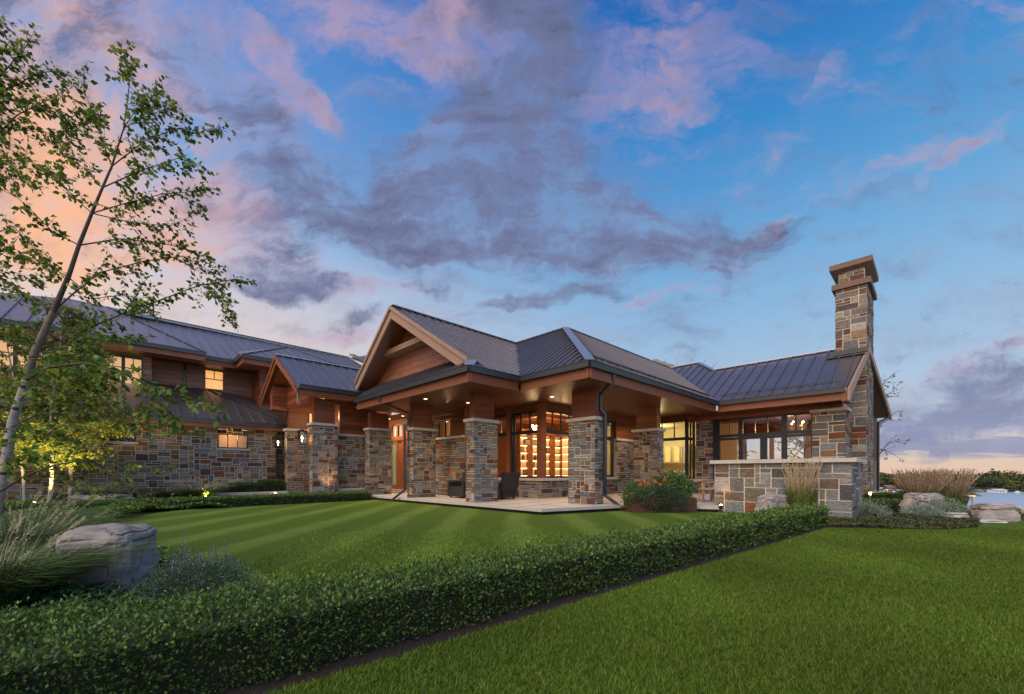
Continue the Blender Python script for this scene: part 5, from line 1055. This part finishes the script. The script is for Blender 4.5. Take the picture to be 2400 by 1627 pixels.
low = [([(62, 890), (110, 862), (200, 850), (300, 880), (380, 915), (440, 935), (525, 945)], .009, .8, 1.1, 3.0), ([(300, 880), (350, 930), (400, 965), (420, 1000)], .004, .9, 1.1, 3.3),
       ([(45, 940), (100, 925), (180, 925), (260, 928), (320, 975), (400, 980)], .006, .8, .9, 3.6), ([(28, 1000), (90, 970), (170, 968), (250, 975), (330, 990), (430, 1000), (480, 1015)], .007, .8, .9, 3.9),
       ([(-5, 1155), (60, 1115), (130, 1090), (200, 1078), (260, 1078), (340, 1095), (400, 1105)], .010, .7, .85, 3.9), ([(120, 1093), (190, 1125), (240, 1160)], .005, .7, .9, 3.9), ([(200, 1078), (290, 1130), (330, 1160), (420, 1180)], .004, .8, .7, 4.4),
       ([(62, 890), (120, 830), (190, 790), (280, 800), (340, 790)], .007, 1.1, 1., 4.0), ([(45, 940), (110, 880), (180, 830), (240, 860)], .006, 1.0, 1.2, 3.7), ([(20, 1040), (90, 1010), (160, 1020), (210, 1050)], .005, .9, 1., 4.), ([(10, 1000), (-20, 950), (20, 900)], .006, 1.0, 1.2, 3.6), ([(0, 1060), (40, 1080), (110, 1060)], .006, 1.0, 1.2, 3.7)]
B1 += [(pp(b_[0], b_[4], .05), b_[1], b_[2], b_[3]) for b_ in low]
grow(e, pp(T1, 4.2, 0), R1, B1, 30, .24, .058, 42, LG, white=.27, D0=4.2)
for i, (t_, s_) in enumerate([(.18, 1), (.3, -1), (.38, 1), (.47, 1), (.55, -1), (.63, 1), (.70, -1)]):
    mk = MB(); k_ = t_*6; a = int(k_); tp_ = pp(T1, 4.2, 0); c_ = Vector(tp_[a+1]).lerp(Vector(tp_[a+2]), k_-a); r_ = R1[a+1]+(R1[a+2]-R1[a+1])*(k_-a)
    d_ = (Vector(tp_[a+2])-Vector(tp_[a+1])).normalized()
    mk.tube([c_-d_*.012+Vector((s_*r_*.25, -r_*.35, 0)), c_+d_*.012+Vector((s_*r_*.25, -r_*.35, .006))], [r_*.78, r_*.72], 10, (.03, .025, .022))
    keep(mk.build('bark_mark', M['bark'], None, True), e)
e = empty('birch_tree', (-6.6, 4.4, GZ), label='second birch stem whose leafy crown hangs in at the top left corner', category='birch tree')
T2 = [tuple((-6.6, 4.4, GZ)), tuple(at(-190, 1000, 4.4)), tuple(at(-130, 700, 4.4)), tuple(at(-90, 450, 4.4)), tuple(at(-60, 250, 4.4)), tuple(at(-40, 60, 4.4))]
B2_ = [([(-90, 450), (-20, 330), (40, 270), (110, 235), (170, 205)], .01, 1.2), ([(-60, 250), (0, 180), (60, 110), (75, 85)], .008, 1.5), ([(-60, 250), (20, 210), (90, 170), (150, 165)], .008, 1.5), ([(-90, 450), (0, 300), (70, 300), (140, 320), (220, 285)], .008, 1.4), ([(-90, 450), (-10, 380), (60, 370), (110, 400), (150, 420)], .007, 1.2),
       ([(-40, 60), (0, 50), (20, 70)], .006, 1.6), ([(-90, 450), (-20, 420), (60, 420), (80, 430)], .006, .9), ([(-130, 700), (-40, 560), (30, 530), (80, 580), (150, 650)], .008, .9), ([(-130, 700), (-30, 640), (40, 640), (100, 670)], .007, 1.0), ([(-60, 250), (0, 240), (60, 230), (110, 260)], .007, 1.5), ([(-60, 250), (-10, 130), (30, 90)], .007, 1.4), ([(140, 320), (180, 260), (240, 270)], .004, 1.3)]
grow(e, T2, [.06, .05, .04, .03, .02, .01], [(pp(b_[0], 4.4, .1), *b_[1:]) for b_ in B2_], 26, .25, .060, 40, LG, white=.4, D0=4.4)
YG = [(.15, .2, .03), (.12, .18, .025), (.22, .22, .03), (.08, .13, .02), (.07, .12, .02)]
for i, (px, D, hh, lb_) in enumerate([(113, 13.2, 6.6, 'middle uplit birch in the bed with a glowing slim trunk'), (160, 14.0, 5.6, 'right uplit birch of the bed beside the pale low boulder'), (55, 13.6, 6.0, 'left uplit birch of the bed nearest the frame edge')]):
    x0 = (px-CX)/F*D; e = empty('birch_tree', (x0, D, GZ), label=lb_, category='birch tree', group='uplit birches in the left bed')
    tr = [(x0+.03*z*z*.5*(1 if i != 2 else -1)+.06*math.sin(z*1.7+i), D+.05*math.sin(z), GZ+z) for z in np.linspace(0, hh, 9)]
    br = []
    for j in range(54 if i != 2 else 44):
        z = rnd.uniform(.2, .98)*hh; k_ = z/hh*8; a = int(min(k_, 7)); b0 = Vector(tr[a]).lerp(Vector(tr[a+1]), k_-a); an = rnd.uniform(0, 2*PI); L_ = (2.1*(1-z/hh)+.5)*rnd.uniform(.7, 1.15)*(1.15 if math.cos(an) > 0 else .9)
        d_ = Vector((math.cos(an), math.sin(an)*.7, .35)); br.append(([b0, b0+d_*L_*.5+Vector((0, 0, .1)), b0+d_*L_+Vector((0, 0, -.15))], .018, 1.))
    grow(e, tr, [.055*(1-.8*k_/8) for k_ in range(9)], br, 18, .6, .09, 30, YG, white=.9, D0=12, droop=.25)
for i, (x, y, lb_) in enumerate([(-14.6, 12.6, 'small uplight at the foot of the middle birch'), (-13.9, 13.1, 'small uplight right of the birches'), (-15.6, 12.4, 'small uplight at the foot of the left birch')]):
    o = empty('garden_uplight', (x, y, GZ), label=lb_, category='garden light', group='uplights in the beds')
    m = MB(); m.lathe((0, 0, 0), [(.02, 0), (.02, .12), (.05, .14), (.06, .24), (.05, .24)], 10); m.build('lamp_housing', M['black'], o); m = MB(); m.lathe((0, 0, .235), [(.04, 0), (.04, .01)], 10); m.build('lens', M['lamp'], o)
    L = bpy.data.lights.new('uplight_beam', 'SPOT'); L.energy = 520; L.spot_size = 2.3; L.spot_blend = .8; L.color = (1, .68, .25); L.shadow_soft_size = .05; l_ = bpy.data.objects.new('uplight_beam', L); C.objects.link(l_); l_.parent = o; l_.location = (0, 0, .3); l_.rotation_euler = (PI-.12, .12*(1-i), 0)
def fixture(c, lb_, energy, col=(1, .5, .2), aim=None, size=1.2):
    o = empty('garden_uplight', c, label=lb_, category='garden light', group='uplights in the beds')
    m = MB(); m.lathe((0, 0, 0), [(.015, 0), (.015, .10), (.045, .12), (.05, .2), (.03, .21)], 10); m.build('lamp_housing', M['black'], o); m = MB(); m.lathe((0, 0, .2), [(.03, 0), (.035, .02), (.01, .03)], 10); m.build('lens', M['lamp'], o)
    L = bpy.data.lights.new('uplight_beam', 'SPOT'); L.energy = energy; L.spot_size = size; L.spot_blend = 1; L.color = col; L.shadow_soft_size = .03
    l_ = bpy.data.objects.new('uplight_beam', L); C.objects.link(l_); l_.parent = o; l_.location = (0, 0, .26)
    l_.rotation_euler = (Vector(c)+Vector((0, 0, .26))-Vector(aim)).to_track_quat('Z', 'Y').to_euler()
fixture(tuple(H(6.6, 17.45, GZ)), 'small uplight grazing the nearer entry column', 60, aim=H(6.5, 17.95, 1.2)); fixture(tuple(H(5.3, 20.7, GZ)), 'small uplight on the stone planter ledge', 20, aim=H(6.0, 21.3, 1.2))
fixture(tuple(H(12.62, 4.3, GZ)), 'small bright uplight at the left end of the garden wall', 14, aim=H(12.9, 4.15, 1.0)); fixture((at(482, 1150, 16.2).x, 16.2, GZ), 'small light inside the glowing yellow plant', 50, (1, .8, .3), aim=(at(482, 1150, 16.6).x, 16.6, 1.0), size=2.2)
def path_light(c, h, lb_, lit=False):
    o = empty('path_light', c, label=lb_, category='path light', group='mushroom path lights near the lake')
    m = MB(); m.tube([(0, 0, 0), (0, 0, h)], .018, 8); m.build('post', M['brass'], o)
    m = MB(); m.lathe((0, 0, h), [(.22, -.03), (.2, .0), (.08, .05), (.02, .09)], 18); m.build('hood', M['brass'], o)
    if lit: m = MB(); m.lathe((0, 0, h-.09), [(.03, 0), (.03, .05)], 10); m.build('bulb', M['lamp'], o)
path_light((15.1, 16.6, GZ-.15), .62, 'copper mushroom path light left of the tan grasses'); path_light((14.2, 12.7, GZ-.1), .55, 'copper mushroom path light right of the tan grasses'); path_light(tuple(at(2039, 1175, 11.6)[:2])+(GZ,), .62, 'lit mushroom path light at the foot of the chimney', True)
# ------------------------------------------------------------------ bare-topped tree behind the chimney and lake trees seen through the house
e = empty('lakeside_tree', (20.6, 23.4, -1.5), label='sparse autumn tree with bare twigs behind the chimney', category='tree')
tr = [(20.6, 23.4, -1.5)]+[tuple(at(x, y, 23.4)) for x, y in ((2048, 1080), (2052, 1000), (2050, 930), (2056, 880))]
br = [([(2050, 1080), (2080, 1040), (2100, 1035), (2118, 1040)], .03, .8), ([(2052, 1000), (2080, 985), (2100, 965), (2125, 960)], .03, .25), ([(2050, 960), (2075, 930), (2095, 915), (2105, 900)], .03, 1.2), ([(2050, 930), (2070, 900), (2090, 880), (2100, 874)], .03, 1.3), ([(2052, 1050), (2085, 1060), (2110, 1075)], .02, .5), ([(2075, 930), (2095, 930), (2120, 905)], .015, .1), ([(2080, 985), (2105, 985), (2125, 940)], .015, .1)]
grow(e, tr, [.16, .12, .09, .06, .03], [(pp(b_[0], 23.4, .1), *b_[1:]) for b_ in br], 4, .8, .16, 8, [(.16, .14, .04), (.08, .1, .03), (.2, .13, .04)], white=0, D0=20)
for i, (px, lb_) in enumerate([(1700, 'leafy tree beyond the lake room seen through its left panes'), (1885, 'leafy tree beyond the lake room seen through its right panes')]):
    D = 31.; x0 = (px-CX)/F*D; e = empty('lakeside_tree', (x0, D, -6), label=lb_, category='tree'); tr = [(x0, D, -6), (x0+.1, D, -2), (x0+.1, D, 1), (x0, D, 4)]
    br = [([Vector((x0, D, z)), Vector((x0+math.cos(a)*1.2, D, z+.5)), Vector((x0+math.cos(a)*2.2, D+math.sin(a), z+.4))], .05, 1.) for z, a in [(rnd.uniform(-.5, 3.5), rnd.uniform(0, 6.3)) for _ in range(9)]]
    grow(e, tr, [.2, .16, .12, .05], br, 3.5, .9, .22, 9, [(.08, .12, .03), (.14, .15, .04)], white=0, D0=25)
e = empty('bare_tree', (14.2, 37, -3), label='thin bare treetop showing above the roof left of the lake room', category='tree'); tr = [(15.2, 37, -3), (15.3, 37, 6), (15.4, 37, 10.2)]
br = [([Vector((15.3+k_*1.5, 37, 8)), Vector((15.3+k_*1.9, 37, 10)), Vector((15.3+k_*2.6, 37, 11.2))], .03, .2) for k_ in (-.6, -.2, .3, .8, 1.3)]
grow(e, tr, [.2, .1, .03], br, 3, .9, .1, 1, [(.08, .07, .05)], white=0, D0=20)
e = empty('conifer', tuple(at(360, 725, 44)[:2])+(GZ,), label='dark treetop peeking over the long left roof', category='tree'); xc, yc = at(360, 725, 44)[:2]
grow(e, [(xc, yc, GZ), (xc, yc, 12), (xc, yc, 19)], [.3, .2, .05], [([Vector((xc, yc, z)), Vector((xc+math.cos(a)*w_, yc, z+.4)), Vector((xc+math.cos(a)*w_*1.8, yc+math.sin(a), z+.1))], .05, 1.) for z, a, w_ in [(rnd.uniform(14, 19), rnd.uniform(0, 6.3), rnd.uniform(.6, 1.6)) for _ in range(16)]], 3, 1.2, .35, 8, [(.06, .05, .04), (.05, .06, .03)], white=0, D0=30)
# ------------------------------------------------------------------ far shore woods and buildings
vv, ii, cl, o_ = [], [], [], 0
for k_ in range(190):
    x = rnd.uniform(110, 500); y = rnd.uniform(326, 372); hgt = rnd.uniform(8, 13.5)*(1+.15*math.sin(x*.06)); wdt = rnd.uniform(4, 7.5); base = LZ+(y-320)*.06
    n = 260; d = unit(rng.normal(0, 1, (n, 3))); p = d*rng.uniform(.7, 1.05, (n, 1))*np.array([wdt, wdt, hgt*.42])*(1+.2*np.sin(d[:, :1]*5+k_)*np.sin(d[:, 2:]*6))+np.array([x, y, base+hgt*.58])
    c0 = np.array([(.055, .075, .03), (.08, .095, .035), (.13, .115, .03), (.22, .13, .03), (.045, .06, .03), (.04, .055, .028)][rnd.choice([0, 0, 1, 1, 2, 3, 4, 5])])
    v_, i_ = leaf_arrays(p, rng.normal(0, 1, p.shape), rng.normal(0, 1, p.shape)+d, rng.uniform(1.0, 2.2, n), .4); vv.append(v_); ii.append(i_+o_); o_ += len(v_); cl.append(c0*rng.uniform(.6, 1.35, (n, 1)))
npmesh('far_wood', np.concatenate(vv), np.concatenate(ii), np.concatenate(cl), M['leaf'], label='autumn-tinted wood along the far shore of the lake', category='woodland', kind='stuff')
def shore_house(px, wd, h, wall, roofc, lb_, nm='shore_house', D=319.):
    x = (px-CX)/F*D; e = empty(nm, (x, D, LZ), label=lb_, category='building', group='buildings on the far shore')
    mt = mat(nm+'_wall', wall, .8); m = MB(); m.box(-wd/2, wd/2, 0, 6, 0, h); m.build('wall', mt, e)
    m = MB(); m.prism([(-wd/2-.4, -.5, h), (wd/2+.4, -.5, h), (wd/2+.4, 3, h+h*.5), (-wd/2-.4, 3, h+h*.5)], .25); m.prism([(-wd/2-.4, 6.5, h), (wd/2+.4, 6.5, h), (wd/2+.4, 3, h+h*.5), (-wd/2-.4, 3, h+h*.5)], .25); m.build('roof', mat(nm+'_roof', roofc, .8), e)
    for k_ in range(max(2, int(wd/3))):
        m = MB(); a = -wd/2+.8+k_*(wd-1.6)/max(1, int(wd/3)-1+1); m.box(a, a+1.1, -.06, 0, h*.35, h*.75); m.build('window', M['frame'], e)
shore_house(2088, 6, 3.8, (.22, .05, .04), (.12, .1, .1), 'dark red boathouse left of the tan grasses'); shore_house(2070, 5, 2.6, (.35, .35, .36), (.3, .3, .32), 'small grey shore house beside the red boathouse'); shore_house(2112, 4, 1.6, (.25, .35, .5), (.5, .5, .5), 'low blue-grey shed right of the red boathouse')
shore_house(2347, 9, 1.8, (.6, .6, .58), (.5, .48, .46), 'long white dock building at the right of the far shore'); shore_house(2300, 5, 1.5, (.15, .22, .2), (.2, .2, .2), 'dark green cabin left of the white dock building')
for px, lb_ in ((2078, 'white moored boat in front of the grey shore house'), (2095, 'white moored boat in front of the red boathouse'), (2385, 'white moored boat right of the dock building')):
    m = MB(); x = (px-CX)/F*312; m.add([(-2, -.7, 1), (1.6, -.7, 1), (2.8, 0, 1.1), (1.6, .7, 1), (-2, .7, 1), (-1.8, -.4, 0), (1.4, -.4, 0), (2.1, 0, .1), (1.4, .4, 0), (-1.8, .4, 0)], [(0, 1, 6, 5), (1, 2, 7, 6), (2, 3, 8, 7), (3, 4, 9, 8), (4, 0, 5, 9), (5, 6, 7, 8, 9), (4, 3, 2, 1, 0)]); m.box(-1, .6, -.5, .5, 1, 1.7)
    o = m.build('motor_boat', M['white'], None, label=lb_, category='boat', group='boats moored on the far shore'); o.location = (x, 312, LZ-.2)
# ------------------------------------------------------------------ patio furniture
def armchair(c, rot, lb_):
    e = empty('wicker_armchair', c, label=lb_, category='armchair', group='dark wicker armchairs on the porch'); e.rotation_euler = (0, 0, rot)
    m = MB(); m.box(-.36, .36, -.36, .36, .06, .3); m.build('base', M['wicker'], e)
    for s_ in (-1, 1): m = MB(); m.box(s_*.40-.05, s_*.40+.05, -.38, .3, .06, .62); m.build('arm', M['wicker'], e)
    m = MB(); m.add([(-.42, .30, .3), (.42, .30, .3), (.42, .40, .3), (-.42, .40, .3), (-.47, .42, .98), (.47, .42, .98), (.47, .5, .98), (-.47, .5, .98)], [(0, 3, 2, 1), (4, 5, 6, 7), (0, 1, 5, 4), (1, 2, 6, 5), (2, 3, 7, 6), (3, 0, 4, 7)]); m.build('backrest', M['wicker'], e)
    m = MB(); m.box(-.34, .34, -.36, .3, .3, .44); m.build('cushion', M['wicker'], e)
    for a in (-.32, .32):
        for b in (-.3, .3): m = MB(); m.box(a-.025, a+.025, b-.025, b+.025, 0, .06); m.build('foot', M['black'], e)
g1 = at(1084, 1165, 16.0); armchair((g1.x, 16.0, 0), ANG-PI/2+.1, 'dark wicker armchair left of the middle porch column against the stone wall'); g2 = at(1176, 1165, 15.2); armchair((g2.x, 15.2, 0), ANG+PI+.1, 'dark wicker armchair turned sideways right of the middle porch column')
def dining(c, rot, lb_):
    e = empty('dining_chair', c, label=lb_, category='chair', group='teak dining chairs on the terrace'); e.rotation_euler = (0, 0, rot)
    m = MB(); m.box(-.24, .24, -.24, .24, .42, .47); m.build('seat', M['rope'], e)
    m = MB(); m.add([(-.24, .2, .45), (.24, .2, .45), (.24, .23, .45), (-.24, .23, .45), (-.22, .34, .88), (.22, .34, .88), (.22, .37, .88), (-.22, .37, .88)], [(0, 3, 2, 1), (4, 5, 6, 7), (0, 1, 5, 4), (1, 2, 6, 5), (2, 3, 7, 6), (3, 0, 4, 7)]); m.build('backrest', M['rope'], e)
    for a in (-.2, .2):
        for b in (-.2, .2): m = MB(); m.beam((a*1.15, b*1.3, 0), (a, b, .43), .035, .035); m.build('leg', M['teak'], e)
    for s_ in (-1, 1): m = MB(); m.beam((s_*.25, -.2, .64), (s_*.24, .28, .68), .04, .025); m.beam((s_*.25, -.2, .43), (s_*.25, -.2, .64), .03, .03); m.build('armrest', M['teak'], e)
g1 = gr(1660, 1177, 0); dining(tuple(g1), -PI/2-.15, 'teak dining chair with woven back right of the flower planter')
g2 = gr(1600, 1172, 0); dining(tuple(g2), PI/2, 'teak dining chair half hidden behind the flower planter')
e = empty('dining_table', tuple(gr(1628, 1174, 0)), label='teak dining table partly hidden behind the flower planter', category='table'); e.rotation_euler = (0, 0, ANG)
m = MB(); m.box(-.45, .45, -.5, 1.2, .70, .745); m.build('tabletop', M['teak'], e)
for a in (-.38, .38):
    for b in (-.42, 1.1): m = MB(); m.box(a-.035, a+.035, b-.035, b+.035, 0, .70); m.build('leg', M['teak'], e)
